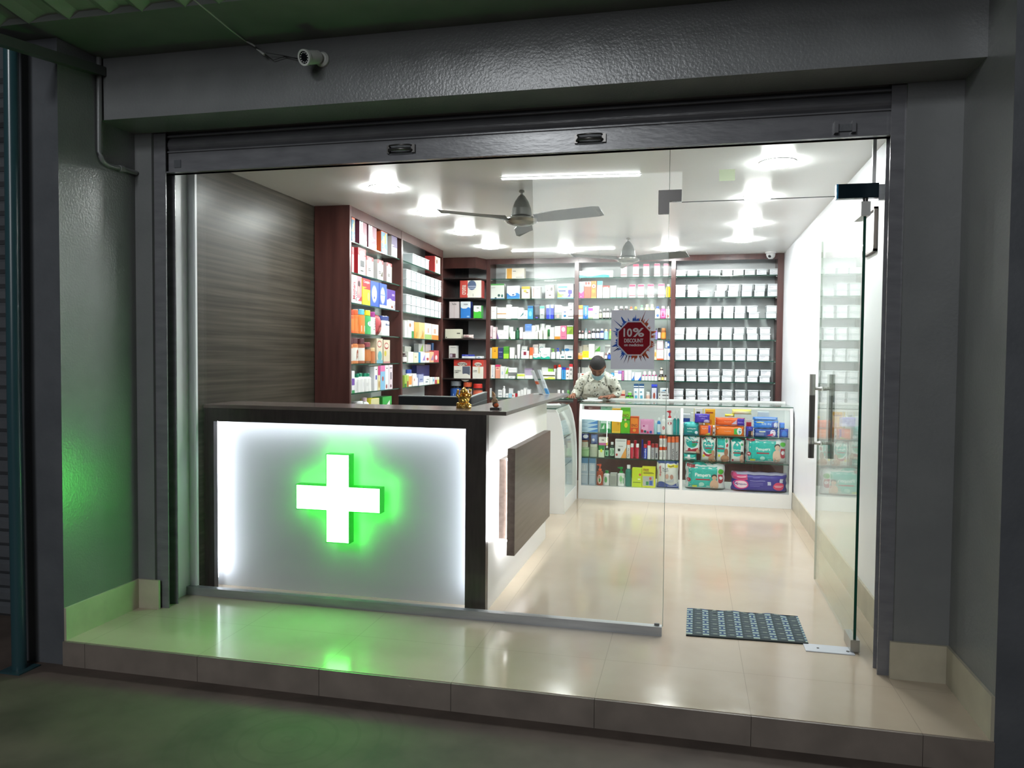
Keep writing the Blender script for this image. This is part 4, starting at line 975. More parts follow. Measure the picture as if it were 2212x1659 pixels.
stock(S3(1, 'second shelf of ' + MBY, MBY, O5, C5), f'''
245 355 585 B 8e98a2 h96-100:e6e6ea h0-28:d42a7c g50-100,28-44:d42a7c f0-50,28-44:d42a7c r40-58,6-12:f0c0d8 ; grey carton with magenta base
362 480 578 B ee5a3c h76-100:f0e4dc o10-40,78-98:a02a1c o50-84,80-98:b83a20 h70-76:f4ece8 ; orange red carton, white top
487 580 570 B ef7a2a o14-86,60-80:f4e8dc o34-66,64-75:a03020 h0-6:eedc4a o20-80,30-50:f49a3a ; orange carton with oval label
596 690 570 B eef2f4 h76-100:5aa0dc u40-76,10-68:7a9ac0:Revia ; white carton, sky blue top
698 825 655 B f1ead8 h90-100:c8302a r6-16,80-90:c8302a r80-94,80-90:c8302a h56-58:8a6a5a ; cream carton with red corners
838 945 655 B f0f1ea h0-6:3aa08a r20-60,50-52:9a9a8a ; white carton, teal base
962 1045 695 B f0f1ec h0-6:3aa08a r20-60,50-52:9a9a8a ; smaller white carton
1057 1140 695 B f0f1ec h0-6:3aa08a r20-60,50-52:9a9a8a ; smaller white carton
1188 1297 632 B f3ece8 {rb} ; pink topped carton
1350 1455 630 B f3ece8 {rb} ; pink topped carton
1525 1635 625 B f3ece8 {rb} ; pink topped carton
1718 1832 620 B f3ece8 {rb} ; pink topped carton
1860 1945 625 T efc02c c=f2f0ea l=f0b820 ; yellow bottle with white cap''', dep=.05)
stock(S3(2, 'third shelf of ' + MBY, MBY, O5, C5), '''
232 332 1015 B f1ece0 h76-100:eea834 h68-76:c8402a h18-24:e8803a r20-70,40-42:c0a080 ; cream carton, orange top
340 428 1022 B 3a86d8 o20-80,0-40:1f5ab0 u36-70,20-90:dcecfa:Cremaffin ; blue carton, white lettering
432 515 1055 B f2eef0 h70-94:c82aa0 h0-14:a0b090 ; white carton with magenta top
519 628 1030 B f2f2f1 r20-76,88-93:8a8a90 r30-70,38-44:4a6ab0 ; tall white carton
630 678 1100 T 2a1a14 c=eef0e4 l=dcecb8 ; brown bottle, green label
696 750 1080 T 241812 c=f2f2ee l=efeeea ; brown bottle, white label
756 820 1078 T 241812 c=f2f2ee l=f1ece6 ; brown bottle with cream label
832 868 1080 T 1e1c1c c=3a3a3a l=dfe2e0 ; dark bottle, black cap
895 985 1030 T f0f2f2 c=f4f4f4 ; white bottle above the poster
992 1080 1032 T 3a2220 c=f2f2ee l=e8e4e0 ; dark brown bottle above the poster
1086 1170 1032 T 3a2220 c=f2f2ee l=e8e4e0 ; dark brown bottle above the poster
1182 1255 1040 T e8c8a8 c=d86a3a ; cream bottle with orange cap
1265 1340 1040 T 4a5a1a c=dce04a ; olive bottle, yellow cap
1375 1450 1010 T a8c8a8 c=7aa08a ; pale green bottle
1465 1555 1000 T e4ec9c c=eef2b8 ; pale yellow bottle
1562 1645 1000 T e4ec9c c=eef2b8 ; pale yellow bottle
1657 1750 1035 T f0f1f6 c=2f5ac0 o30-80,12-40:5a7ad0 ; white bottle with blue cap
1757 1853 1030 T ea4f9a c=f4f4f4 l=f48abc o30-70,20-50:c02a6a ; pink bottle, white cap
1858 1935 1035 T eef0ee c=f2f2f0 o30-70,10-30:b04a3a ; white bottle, red mark''', dep=.05)
stock(S3(3, 'fourth shelf of ' + MBY, MBY, O5, C5), '''
240 298 1480 T 1f1614 c=eeeeea l=eceae8 ; brown bottle, white label
302 350 1485 T 2a1c1c c=c89a9a l=eceae8 ; brown bottle with pink cap
360 412 1440 T 8a9aa0 c=6a8a8a l=e8eaea ; clear grey bottle
418 478 1485 T 2a1c1c c=c87a8a l=eceae8 ; brown bottle, rose cap
488 560 1450 T 1c1820 c=f0f0ee l=e4e8ee ; dark bottle, pale label
566 640 1452 T 1c1820 c=f0f0ee l=c8cce4 ; dark bottle, bluish label
644 715 1445 T 1f3474 c=f0f0ee l=dfe4f2 ; navy bottle, white cap
722 792 1455 T 9cc6e0 c=f0d0a8 l=a8d0e8 ; light blue bottle
814 862 1455 T 8cc85a c=f0b080 l=a4dc70 ; lime green bottle
1662 1705 1440 T 8a80c0 c=4a4a5a ; lilac bottle right of poster
1708 1762 1432 J 3a2a24 c=241a18 l=eee4dc ; dark jar, white label
1768 1860 1435 J 9a5a2a c=c88a5a l=ee9a3a ; brown jar, orange label''', dep=.05)
stock(S3(4, 'fifth shelf of ' + MBY, MBY, O6, C6), '''
372 460 375 kB eceeea h0-20:8ab0a8 ; white carton standing behind
370 458 490 B f2a83c h60-100:f0c89c o4-20,76-92:5a2a1a o64-86,76-92:8a2a1a ; orange carton with two dots
470 568 355 kB f0ece2 r80-86,86-96:444444 g0-60,40-60:a04a3a ; tall white carton behind
461 566 460 B f2e022 h0-20:f4f0dc r20-60,52-56:a08a10 ; bright yellow carton
570 662 342 B eff2e6 h0-8:a4dc5a r20-60,40-42:a0a890 ; tall ivory carton
668 760 375 kB eef2e6 g0-100,60-100:5ab43a r70-90,20-50:5a5a4a ; white carton, green corner
666 738 485 B eeefe6 g0-100,0-40:e0303a ; white carton, red corner
742 820 480 B f3eeea h0-16:d8403a o20-80,14-44:d04a40 ; white carton with red mark
845 935 340 kB a8a8a6 h84-96:f0f0ee g20-100,30-80:e8e8e8 h0-20:4a4a4a ; grey photo carton behind
832 882 490 T 6a4a4a c=9a7a7a l=e8dcdc ; brown bottle, small
888 940 490 T 2a3a8a c=6a4a4a l=3a6ad0 ; navy bottle, small
1690 1725 335 kB f2f0ee h0-30:ee8a3a ; slim white carton right of poster
1690 1725 440 B f0d8b4 o0-80,30-80:f49a3a ; orange and white carton
1730 1845 437 B f3efe6 h0-14:e05a2a r28-70,44-47:a09a90 ; cream carton, orange base
1732 1838 278 436 B ecdde2 h0-5:a02a6a v0-4:c07a9a v96-100:c07a9a ; pale pink carton above
1855 1952 418 B f1f2f4 o76-120,30-66:2a6ac0 ; white carton with blue dot
1872 1952 288 417 B 2a5aa0 r6-50,10-90:dfe6f0 o40-86,30-70:e8eef4 ; blue carton above''', dep=.05)
stock(S3(5, 'sixth shelf of ' + MBY, MBY, O6, C6), '''
372 424 735 kJ e8eceb c=f0f2f0 ; pale jar behind the person
446 498 740 kB f1f3ee ; white carton behind the person
500 552 740 kB f1f3ee ; second white carton beside it
556 608 710 kB f3f5ee ; taller white carton near the head
370 406 838 B f3f3f1 ; little white carton
411 500 838 B f3f3f1 r40-96,70-90:c0583a ; white carton with red label
508 600 850 B eef2e0 h80-96:c8e07a ; white carton, lime edge
950 1000 832 B 3aa4dc o20-70,50-90:8ad0ee ; sky blue carton
1004 1122 850 B f1f2f2 ; wide white carton
1004 1066 795 849 B f3f1f1 h40-50:9a4a5a ; small flat carton on top
1068 1128 795 849 B 9a84d0 h60-100:b8a8e0 ; lilac flat carton on top
1132 1166 800 B b84a9a u20-80,10-90:e8c0dc:Deriva ; purple carton
1178 1234 790 B ededee r20-60,60-62:9a9a9a ; white carton, twin
1237 1294 790 B ededee r20-60,60-62:9a9a9a ; white carton, its twin
1298 1348 822 B e4ecf4 h0-20:4a8ad0 g30-90,20-60:3a6ac8 ; white carton, blue peak
1352 1460 815 B eef2f4 g50-100,0-50:1f6ac8 h96-100:8aa0a0 ; white carton, blue corner
1470 1520 868 T f1f1f3 c=d01f8a ; small white bottle, magenta cap
1526 1574 868 T f1f1f3 c=d01f8a ; small white bottle, magenta cap
1580 1628 868 T f1f1f3 c=d01f8a ; small white bottle, magenta cap
1634 1682 868 T f1f1f3 c=d01f8a ; small white bottle, magenta cap
1688 1736 868 T f1f1f3 c=d01f8a ; small white bottle, magenta cap
1497 1548 802 866 T f3f1f2 c=f2d8e6 ; white bottle on magenta caps
1582 1633 802 866 T f3f1f2 c=f2d8e6 ; white bottle on magenta caps
1656 1708 802 866 T f3f1f2 c=f2d8e6 ; white bottle on magenta caps
1752 1798 870 T 4a2a20 c=1e1e1e l=efe8dc ; tiny brown bottle
1802 1848 868 T 4a2a20 c=1e1e1e l=e8e08a ; tiny brown bottle, yellow label
1852 1898 868 T 5a3020 c=1e1e1e l=eae2d8 ; tiny brown bottle, cream label
1778 1838 745 866 T 3a2a20 c=e8e0d0 l=f2ede4 ; brown bottle stacked above''', dep=.04)
stock(S3(6, 'lowest shelf of ' + MBY, MBY, O6, C6), '''
1060 1100 1160 B e8dcb8 h50-60:9a7a4a ; cream carton beside the sleeve
1105 1185 1130 B ecd8c0 h44-60:b8202f h60-90:f0c8a8 ; cream carton with red band
1196 1258 1220 J 5ac03a c=3a3a3a l=8ae05a ; squat green jar
1264 1330 1220 J 5ac03a c=3a3a3a l=8ae05a ; squat green jar
1232 1298 1158 1219 J 5ac03a c=e8ece8 l=8ae05a ; green jar on two others
1336 1418 1018 B eef3f6 h86-100:1f4f7c r10-90,78-84:f4f8fa h74-80:1f4f7c r20-60,46-54:5aa0b8 r26-74,12-30:5ab4d0 h0-8:e4dc3a ; white and blue carton
1426 1512 1018 B eef3f6 h86-100:1f4f7c r10-90,78-84:f4f8fa h74-80:1f4f7c r20-60,46-54:5aa0b8 r26-74,12-30:5ab4d0 h0-8:e4dc3a ; white and blue carton
1540 1615 1160 J eee8e0 c=e4e8e4 l=f0ccb8 r20-80,20-50:c05a3a ; small white jar, red print
1637 1735 1030 B 2a3f86 r6-90,0-78:d8dae2 o30-70,10-50:a04a3a h88-100:3a4ad0 ; navy carton with figure
1755 1942 1245 B dcdedd o6-16,20-80:6a5a4a r36-94,30-60:5a5a5a ; flat grey carton, lower
1755 1942 1182 1244 B dcdedd o6-16,20-80:6a5a4a r36-94,30-60:5a5a5a ; flat grey carton, upper
1785 1922 1092 1181 B dfe3e4 g10-60,40-70:5a9ac0 o60-80,40-70:3a3a4a r10-70,12-26:6a6a6a ; white carton on grey cartons''', dep=.055)
# right bay tubs -------------------------------------------------------------
O7, O8 = (1440, 540), (1440, 700)
def rt(i, org): return S3(i, NL[i] + ' of ' + RB, RB, org, 7.9)
kw = dict(wm=.1085, hm=.066, dep=.15)
tubs(rt(0, O7), [163, 358, 562, 750, 955, 1145, 1340, 1543, 1768], 0, 175, 1, **kw)
tubs(rt(1, O7), [160, 368, 578, 835, 1058, 1295, 1510, 1738], 0, 175, 2, **kw)
tubs(rt(1, O7), [160, 370, 865, 1070, 1300, 1520, 1740], 1, 175, 2, **kw)
tubs(rt(2, O7), [155, 355, 578, 778, 985, 1178, 1425, 1722], 0, 175, 2, **kw)
tubs(rt(2, O7), [155, 357, 577, 780, 987, 1183, 1392, 1728], 1, 175, 2, **kw)
tubs(rt(3, O7), [150, 350, 555, 755, 960, 1165, 1405, 1625], 0, 175, 2, **kw)
tubs(rt(3, O7), [156, 356, 558, 760, 965, 1175, 1392, 1620], 1, 175, 2, **kw)
tubs(rt(4, O8), [152, 350, 560, 755, 970, 1178, 1380, 1588], 0, 175, 2, **kw)
tubs(rt(4, O8), [150, 348, 556, 756, 968, 1180, 1385, 1592], 1, 175, 2, **kw)
tubs(rt(5, O8), [148, 350, 550, 750, 955, 1180, 1395, 1605], 0, 175, 2, **kw)
tubs(rt(5, O8), [144, 343, 543, 742, 970, 1185, 1412, 1622], 1, 175, 2, **kw)
tubs(rt(6, O8), [137, 345, 547, 747, 962, 1192, 1412, 1620], 0, 175, 2, **kw)
tubs(rt(6, O8), [134, 342, 543, 745, 968, 1190, 1412, 1615], 1, 175, 2, **kw)
# corner unit ------------------------------------------------------------------
def cs(z, w_, org): return Shelf(org, 6.9125, (0, 4.41, 0), (1, 0, 0), z, w_, 'corner unit')
CU = ' of corner unit'
stock(cs(ZB[1], 'second shelf' + CU, (940, 540)), '''
372 690 455 B efece2 v0-36:cf4a40 s=a83a34 u10-28,18-74:f2e6dc:croma o36-76,44-100:5a6a8c r40-74,64-68:cfd4e4 r40-74,54-57:cfd4e4 o34-80,0-38:efece2 u60-64,8-24:555555:SOFT ; red and cream carton, blue garment picture''', dep=.13)
stock(cs(ZB[2], 'third shelf' + CU, (940, 540)), '''
212 355 772 B ddd0d2 t26-74,80-90:3a3a3a:TADRA v50-53:c0a8aa ; pale pink carton
382 528 770 B e8ecf0 h0-58:2f7fd0 w0-100,40-66:2f7fd0 t30-74,78-88:2a2a3a:DIGRA r64-90,6-14:a8d0f0 s=2a3a7a ; white and blue carton
575 686 830 B e8f0ea h0-50:3cb82c w0-100,36-56:3cb82c t40-74,76-86:3a4a3a:PMS s=2a8a3a ; white and green carton''', dep=.09)
stock(cs(ZB[3], 'fourth shelf' + CU, (940, 540)), '''
150 378 1180 B e4e0cc r76-98,48-60:5a5a50 r4-12,6-16:3a3a3a ; cream carton lying flat
395 560 1262 P dcc8c4 o20-70,30-80:b08a8a ; crumpled pinkish plastic bag''', dep=.09)
stock(cs(ZB[4], 'fifth shelf' + CU, (940, 540)), '''
207 318 1428 B e6e2dc r10-90,4-36:5a3a44 r14-46,8-32:c8b8c8 r20-90,84-88:8a8a8a ; white carton, dark photo strip
400 590 1588 B e8ecf2 ; flat white carton, lower
400 560 1560 1587 B 3a46a8 r30-60,30-60:8a90d8 ; flat blue carton, upper
620 700 1585 B dfe4e8 r20-60,20-60:7a9ac0 ; small pale carton''', dep=.08)
stock(cs(ZB[5], 'sixth shelf' + CU, (940, 680)), '''
280 528 668 B ece9de h66-100:c83c30 o20-80,66-86:e8e0d4 t22-76,68-82:2a2a2a:croma r52-98,26-64:5a6070 o54-96,0-44:5a6070 o40-100,-16-26:ece9de t5-44,38-44:333333:UNIVERSAL t5-32,29-35:333333:LIMIT s=a83a34 ; red topped carton, grey belt picture
560 720 672 B ece9de h64-100:c83c30 o16-84,66-86:e8e0d4 t20-78,68-80:2a2a2a:croma r52-70,28-62:e0cfa8 t6-40,40-45:333333:THUMB t6-40,34-38:333333:SPICA s=a83a34 ; red topped carton, beige splint picture''', dep=.13)
stock(cs(.84, 'cabinet top' + CU, (940, 680)), '''
205 370 990 J 2f5fb0 x=1 c=8a9098 r40-90,34-42:dfe8f8 ; jar of blue sweets with grey lid
400 535 1008 J d8c8c0 x=1 c=d9603a ; sweet jar with orange lid
548 690 1032 J d86a50 x=1 c=c8342a ; sweet jar with red lid''', dep=.14)
# left wall units -------------------------------------------------------------
def ls(i, w_, g_, org): return Shelf(org, 6.9125, LO, LD, ZL[i], w_, g_)
L1, L2 = 'tall left unit', 'left corner unit'; T1, T2 = (660, 420), (660, 650)
stock(ls(0, 'top shelf of ' + L1, L1, T1), '''
690 738 335 B 2f7090 h88-100:d8643a g0-80,40-90:e8c040 u20-60,20-70:e8eef4:Junior o10-90,0-20:e8eef0 s=2f7090 ; blue carton, orange top
806 915 370 B eeecee r46-100,40-96:7c3a4c g30-100,20-44:7c3a4c u8-26,40-92:333333:Ensure u50-66,4-14:666666:250 o20-60,30-48:ffffff s=7c3a4c ; white and maroon carton
940 1060 440 B eeecee r46-100,40-96:7c3a4c g30-100,20-44:7c3a4c u8-26,40-92:333333:Ensure u50-66,4-14:666666:250 o20-60,30-48:ffffff s=7c3a4c ; white and maroon carton
1130 1222 520 B 4a88a8 h86-100:d8643a g0-80,40-90:e8c040 u20-60,20-70:e8eef4:Junior o10-90,0-20:e8eef0 s=c85a30 ; blue carton, orange top
1285 1368 585 B e8e4e6 h50-100:4a2f6a g0-100,40-60:4a2f6a o20-60,10-40:ffffff u70-86,6-40:555555:Plus s=b8bcbc ; purple and white carton''', dep=.12)
stock(ls(1, 'second shelf of ' + L1, L1, T1), '''
693 722 785 B efe8da h70-100:c4303a s=c4303a ; narrow red and cream carton
785 900 808 B f0ece0 h72-100:c43038 o16-84,70-92:efe4dc t22-78,76-84:b05a4a:croma r28-78,30-54:2a2c30 r30-66,12-17:333333 s=b02a34 ; red carton with black belt picture
910 1012 932 B efeada h80-100:c43038 o22-74,76-94:e8d4cc r20-60,38-42:333333 r20-64,30-34:333333 s=b02a34 ; red and cream carton
1075 1160 980 B efeada h80-100:c43038 o22-74,76-94:e8d4cc r16-60,38-42:333333 r16-64,30-34:333333 g50-90,18-50:5a5040 s=c8ccc8 ; red and cream carton with slit
1212 1288 1025 B efeada h82-100:c43038 o22-74,78-94:e8d4cc r16-60,38-42:333333 r16-64,30-34:333333 s=b8a0a0 ; red and cream carton''', dep=.11)
stock(ls(2, 'third shelf of ' + L1, L1, T1), '''
692 838 1212 B f1eeee r52-100,20-100:e08a94 o60-84,60-84:3a2a2a o58-80,30-64:e4a8a0 g60-100,10-30:c8404a u8-34,14-76:c04a5a:Mothers u38-48,10-44:4a3a4a:PLUS ; white and pink carton, woman picture
850 966 1262 B f0dc2a h68-100:c82a34 g0-100,60-74:c82a34 t14-90,80-94:f4d8d8:Complan o60-90,16-50:e0b070 ; red and yellow carton
972 1096 1305 B 3f62c0 o12-76,14-86:9aa8d8 o16-72,20-80:eef2fa t36-50,30-40:4a5ab0:1 ; blue carton with white oval
1105 1213 1335 B 3f62c0 o12-76,14-86:9aa8d8 o16-72,20-80:dfe6f4 r10-80,50-56:8a98c8 h0-12:e8eef8 ; blue carton with grey oval
1216 1338 1425 B eeeaf0 h46-100:5a349a o10-60,20-54:ffffff r60-90,70-80:b8a0e0 o50-70,6-20:8a4a3a u80-94,4-36:5a4a7a:Nan ; purple and white carton''', dep=.11)
stock(ls(3, 'fourth shelf of ' + L1, L1, T2), '''
694 738 135 J e8682f c=c84a2a l=e88a3a ; orange jar at near end
742 828 128 J ee7630 c=d8602c l=f08438 r50-90,30-70:2a3a8a ; large orange nutrition jar
834 922 125 J f08a3c c=5ab4cc r10-90,8-60:ee7a2c r20-60,10-34:f0e8e0 ; orange jar, turquoise lid
930 1004 140 J 4ab46a c=f0d020 r0-90,30-66:1f4a9a h6-20:8adc4a o20-70,34-56:e8f0f4 ; blue green jar, yellow lid
1010 1068 165 J eeecea c=a0388a u24-76,14-70:3a3a4a:Women ; white jar, purple lid
1078 1160 200 P b84a50 g20-90,40-80:8a2a30 o30-70,10-40:d07a70 ; dark red pouch
1168 1295 228 J eef2f2 c=3a4a8a t30-90,52-62:3a4a8a:Ensure h4-8:e8c040 ; white jar, navy lid''', dep=.11)
stock(ls(4, 'fifth shelf of ' + L1, L1, T2), '''
692 716 565 J d88a5a c=5a2a30 l=e8e4dc ; slim jar, maroon lid
722 826 550 J d8844c c=5a2a30 l=ecebe4 u40-80,16-68:a0481f:R ; white and orange jar
836 918 558 J b06a4a c=5a2a30 l=ecebe4 g20-90,10-60:8a3a30 ; white and brown jar
928 1004 618 J c8783c c=8a3a44 x=1 ; amber jar, rose lid
1010 1058 700 J c87a4a c=e8c89a ; little orange jar
1062 1152 562 B d8ccb4 o10-84,64-92:b03a38 o16-78,68-88:e0d4c4 o20-84,10-50:6ab0b4 h0-14:7ab0c4 s=c8bca4 ; beige carton, red oval
1165 1260 582 B d8ccb4 o10-80,60-88:b03a38 o16-74,66-84:e0d4c4 o10-44,30-54:d0c04a h0-8:c08a8a s=b8ac94 ; beige carton, red seal''', dep=.11)
stock(ls(5, 'sixth shelf of ' + L1, L1, T2), '''
692 732 1045 B f1f1f6 h36-66:7a50b0 h0-14:3a9a5a ; white carton, purple band
740 792 1090 T f3f4f4 c=1f8a6a u44-64,10-60:3a3a4a:Vega ; white bottle, green cap
796 834 1092 T f3f4f4 c=1f8a6a ; slim white bottle
838 904 1078 T f3f4f4 c=1f8a6a r40-86,30-52:4a48b0 ; large white bottle, green cap
908 950 1080 T f3f4f4 c=1f8a6a r30-70,30-48:5a6a7a ; white bottle, green cap
954 1004 1080 T f3f4f4 c=1f8a6a r50-90,30-50:4a4ab0 ; white bottle, purple label
970 1022 980 kB eef0f4 r10-60,76-90:3a3a8a ; white carton behind bottles
1028 1075 980 B f1f1f6 r36-80,46-64:4a48b0 r40-80,86-90:3a3a3a ; white carton, purple block
1082 1116 970 B eadfb0 h62-100:c8307a o20-80,10-40:b08a50 ; yellow and pink carton
1122 1186 965 B 8cc4e8 h76-100:e87ab0 o30-70,36-56:b05a5a ; sky blue and pink carton
1190 1240 962 B eceff2 r30-70,86-90:4a4a4a o20-60,4-22:a03a3a ; white carton, small red mark
1248 1300 956 B eedfe8 r40-70,40-70:4a4a5a o30-70,6-20:6a3a4a r20-80,86-90:4a4a4a ; pale pink carton''', dep=.07)
stock(ls(6, 'bottom shelf of ' + L1, L1, T2), '''
795 905 1500 J e4e8ea c=eef0f2 ; low white tin
915 970 1445 T d8dcd8 c=e8c8d0 ; white bottle, pink cap
978 1100 1455 B e8dc3a h50-100:e0dca8 o30-90,10-70:f0e440 ; yellow carton
1150 1285 1428 B 2a8a3f h60-100:3fae50 g20-80,40-80:e8f0e8 h0-10:1f6a30 s=1f7a34 ; green carton''', dep=.09)
kw = dict(wm=.128, hm=.098, dep=.11)
def tl(i, org): return ls(i, NL[i] + ' of ' + L2, L2, org)
def tubrow(i, n, tier, nt, s0, step, **k):
    sh = tl(i, T1); rz = LRZ
    tubs2(sh, [s0 + step * q for q in range(n)], tier, nt, **k)
def tubs2(sh, ss, tier, nt, wm, hm, dep):
    key = (round(wm, 3), hm, dep); pool = TUBP.setdefault(key, [])
    for i, s_ in enumerate(ss):
        v = R_.randrange(5); c = LO + LD * s_ - LN * .012; z = sh.z + tier * (hm + .0005)
        pr = next((p for p in pool if p[0] == v), None)
        if pr is None:
            gs = tub_protos(wm, hm, dep)[v]; root = gs[0].build('lidded_tub'); kids = [gs[1].build('label_card', root), gs[2].build('lid', root)]; pool.append((v, root, kids))
        else:
            root = pr[1].copy(); COL.objects.link(root)
            for k in pr[2]:
                q = k.copy(); COL.objects.link(q); q.parent = root
        root.location = (c.x, c.y, z); root.rotation_euler = (0, 0, LRZ)
        tn = '' if nt == 1 else ('upper row, ' if tier else 'lower row, ')
        tag(root, 'white lidded tub, %s%s from left, %s' % (tn, ORD[i], sh.where), 'tub', 'white lidded tubs on the ' + sh.grp)
def lu(px, z=2.1): return (W(px, 540, p=(LO - LN * .012, LN)) - LO).dot(LD)
s_a = lu(660 + 1595 / 6.9125); s_b = lu(660 + 1845 / 6.9125); w4 = (s_b - s_a) / 4
tubrow(0, 4, 0, 1, s_a + w4 / 2, w4, wm=w4 - .006, hm=.098, dep=.11)
s_a = lu(660 + 1500 / 6.9125); s_b = lu(660 + 2052 / 6.9125); w8 = (s_b - s_a) / 8
for i in (1, 2):
    for tier in (0, 1): tubrow(i, 8, tier, 2, s_a + w8 / 2, w8, wm=w8 - .016, hm=.082, dep=.11)
stock(tl(0, T1), '''
1925 2012 935 B efe6d2 v0-14:b8302f o30-50,56-84:8a5a3a s=b8302f ; red and cream carton''', dep=.10)
stock(tl(3, T2), '''
1482 1522 300 B f0f2ee ; slim white carton
1530 1618 292 B eceee4 r60-100,0-40:3a8a4a o20-50,60-84:a06a3a ; white and green carton
1630 1690 320 B eeb060 f0-60,0-60:e89a3a r50-60,10-40:5a4a2a ; orange herbal carton
1694 1776 325 B eec48c g20-90,0-50:e8a04a r60-66,10-50:5a4a2a ; peach herbal carton
1782 1880 335 B efe6dc h0-30:9ab870 r40-60,40-70:c09a8a ; cream carton, green base
1886 1984 352 B f2e0d4 h0-30:f08a3c r30-60,40-70:c8a08a ; white carton, orange base''', dep=.08)
stock(tl(4, T2), '''
1482 1528 780 T 2a1614 c=3a2a2a l=e8e4e4 ; small dark bottle
1482 1575 680 kB e8eae4 r40-60,30-50:8a8a7a ; white carton behind
1534 1612 760 B e9ebe2 ; grey white carton
1618 1685 770 B ecebc8 r20-60,50-60:9a9a70 ; pale yellow carton
1690 1715 765 B 2f8fc8 ; blue carton
1690 1780 640 kB e8ecec g20-70,60-100:a4dc5a ; white carton behind, lime corner
1720 1790 770 B e8ecf2 g40-90,20-80:9a7ad0 ; white carton, violet shape
1790 1870 650 kB e4e2e6 r30-60,40-50:a02a3a ; grey white carton behind
1796 1850 775 B f0e4e4 o20-80,20-50:c04a4a ; pinkish carton
1856 1915 760 B ecb890 g20-90,20-80:a07ab0 ; peach carton
1920 1990 740 B c04a54 o20-70,20-60:f0d8d8 ; red and white carton
1885 1975 630 kB 4a6a98 g20-80,30-90:dfe8ee ; blue and white carton behind''', dep=.05)
stock(tl(5, T2), '''
1480 1508 1110 B a8c85a h0-30:3a7a3a ; lime carton
1512 1542 1110 B b8d06a r20-80,0-50:a03a2a ; green and red carton
1546 1612 1025 J f1f1ec c=2a48a8 l=f0a050 ; white jar, blue lid
1600 1655 1085 1270 B f1f1ee r30-50,40-60:b04a3a ; white carton, red mark
1660 1690 1110 T f1eef0 c=f1eef0 ; white bottle
1694 1760 1100 B a4acd0 h0-30:f0f2f2 r20-80,50-60:5a6aa0 ; lilac carton
1766 1850 1125 B f0f3f3 r30-70,30-40:3a6a7a r50-90,60-66:3a4a4a ; white carton, teal marks
1660 1850 960 kB 2a2c6a o30-60,30-60:4a4c9a ; large navy carton behind
1858 1896 1138 B e6e9e8 ; pale carton
1900 1930 1138 B d8e4ea r10-60,40-70:4a9ac0 ; pale carton, blue dot
1934 1962 1138 B c84a5a h60-100:e8dcdc ; red and white carton
1966 1996 1138 B e8dc6a h60-100:e8e8dc ; yellow and white carton''', dep=.05)
# long glass case ---------------------------------------------------------------
DO1, DO2 = (1160, 850), (1440, 850)
def ds(z, w_, org): return Shelf(org, 6.9125, (0, 3.52, 0), (1, 0, 0), z, w_, 'long glass case')
DL, DR = 'case left half', 'case right half'
stock(ds(.64, 'top shelf, ' + DL, DO1), '''
650 905 518 B b9d8ea g40-100,10-90:3a80c8 r4-40,44-52:5a8ab0 ; flat blue white carton, lowest
650 905 458 516 B b9d8ea g40-100,10-90:3a80c8 r4-40,44-52:5a8ab0 ; flat blue white carton, second up
650 905 398 456 B b9d8ea g40-100,10-90:3a80c8 r4-40,44-52:5a8ab0 ; flat blue white carton, third up
650 905 338 396 B b9d8ea g60-100,10-60:3a80c8 r4-40,44-52:5a8ab0 ; flat blue white carton, fourth up
655 925 285 336 B 6c3c40 r4-50,40-60:c8a8a8 r80-94,20-70:c8a8a8 ; flat brown carton, upper
705 945 192 283 B 7a4a48 v0-24:5a2028 t30-52,60-80:d8c8c8:MC ; flat brown carton, top of stack
935 1112 240 B 2a8a52 r6-94,14-96:c0dcd0 r10-90,14-40:2a9a50 g14-40,16-38:dcf0e0 r56-86,18-38:c8e8d0 t20-78,66-72:3a5a5a:ELECTRAL t30-60,54-58:3a4a4a:SPRINT ; green and mint carton
958 1118 172 238 B 9ccab4 r40-60,30-40:3a5a4a h0-10:2a8a52 ; mint carton lying on top
1120 1248 228 B e8b020 h84-88:f4e4b0 h0-8:f0c840 r8-92,58-80:f0dca8 t12-90,62-72:3a2418:ORS o64-84,32-48:c89020 ; yellow carton
1252 1390 215 B 5cb81e h64-86:8cd82a t10-86,64-76:7a2018:ENO h52-55:3a3a1a o38-62,48-58:e8c89a o40-76,22-42:e8d83a ; lime green carton
1392 1520 345 B d85020 r8-90,34-96:ee8a2a t16-84,40-56:7a2018:ENO h92-100:c8501c o30-70,10-28:f0a040 ; orange carton
1535 1748 380 620 P e49ac4 r10-60,30-66:f0b4d8 o4-24,14-34:c82a4a o28-46,14-30:2a6a70 o50-64,10-24:d02a6a o70-88,10-28:3a50a0 t20-34,50-64:c03a8a:M d=.02 ; pink pouch tilted over shelf
1752 1792 410 T a8d4e0 c=eef4f4 ; pale blue bottle
1794 1845 365 T 2f7fc8 c=eef2f4 l=dce8f0 ; blue bottle, white cap
1857 1922 330 T eef1ef c=f4f4f2 o20-80,24-44:c8404a ; white bottle, red emblem
1936 2028 258 S f1f3f2 c=c82f3a o20-84,40-54:b02a3a ; white pump bottle, red emblem
2034 2084 262 S 1f8a8c c=e8eeec l=2a9c9a ; teal spray bottle
2088 2128 262 S 1f8a8c c=e8eeec l=2a9c9a ; teal spray bottle''', dep=.08, off=.062)
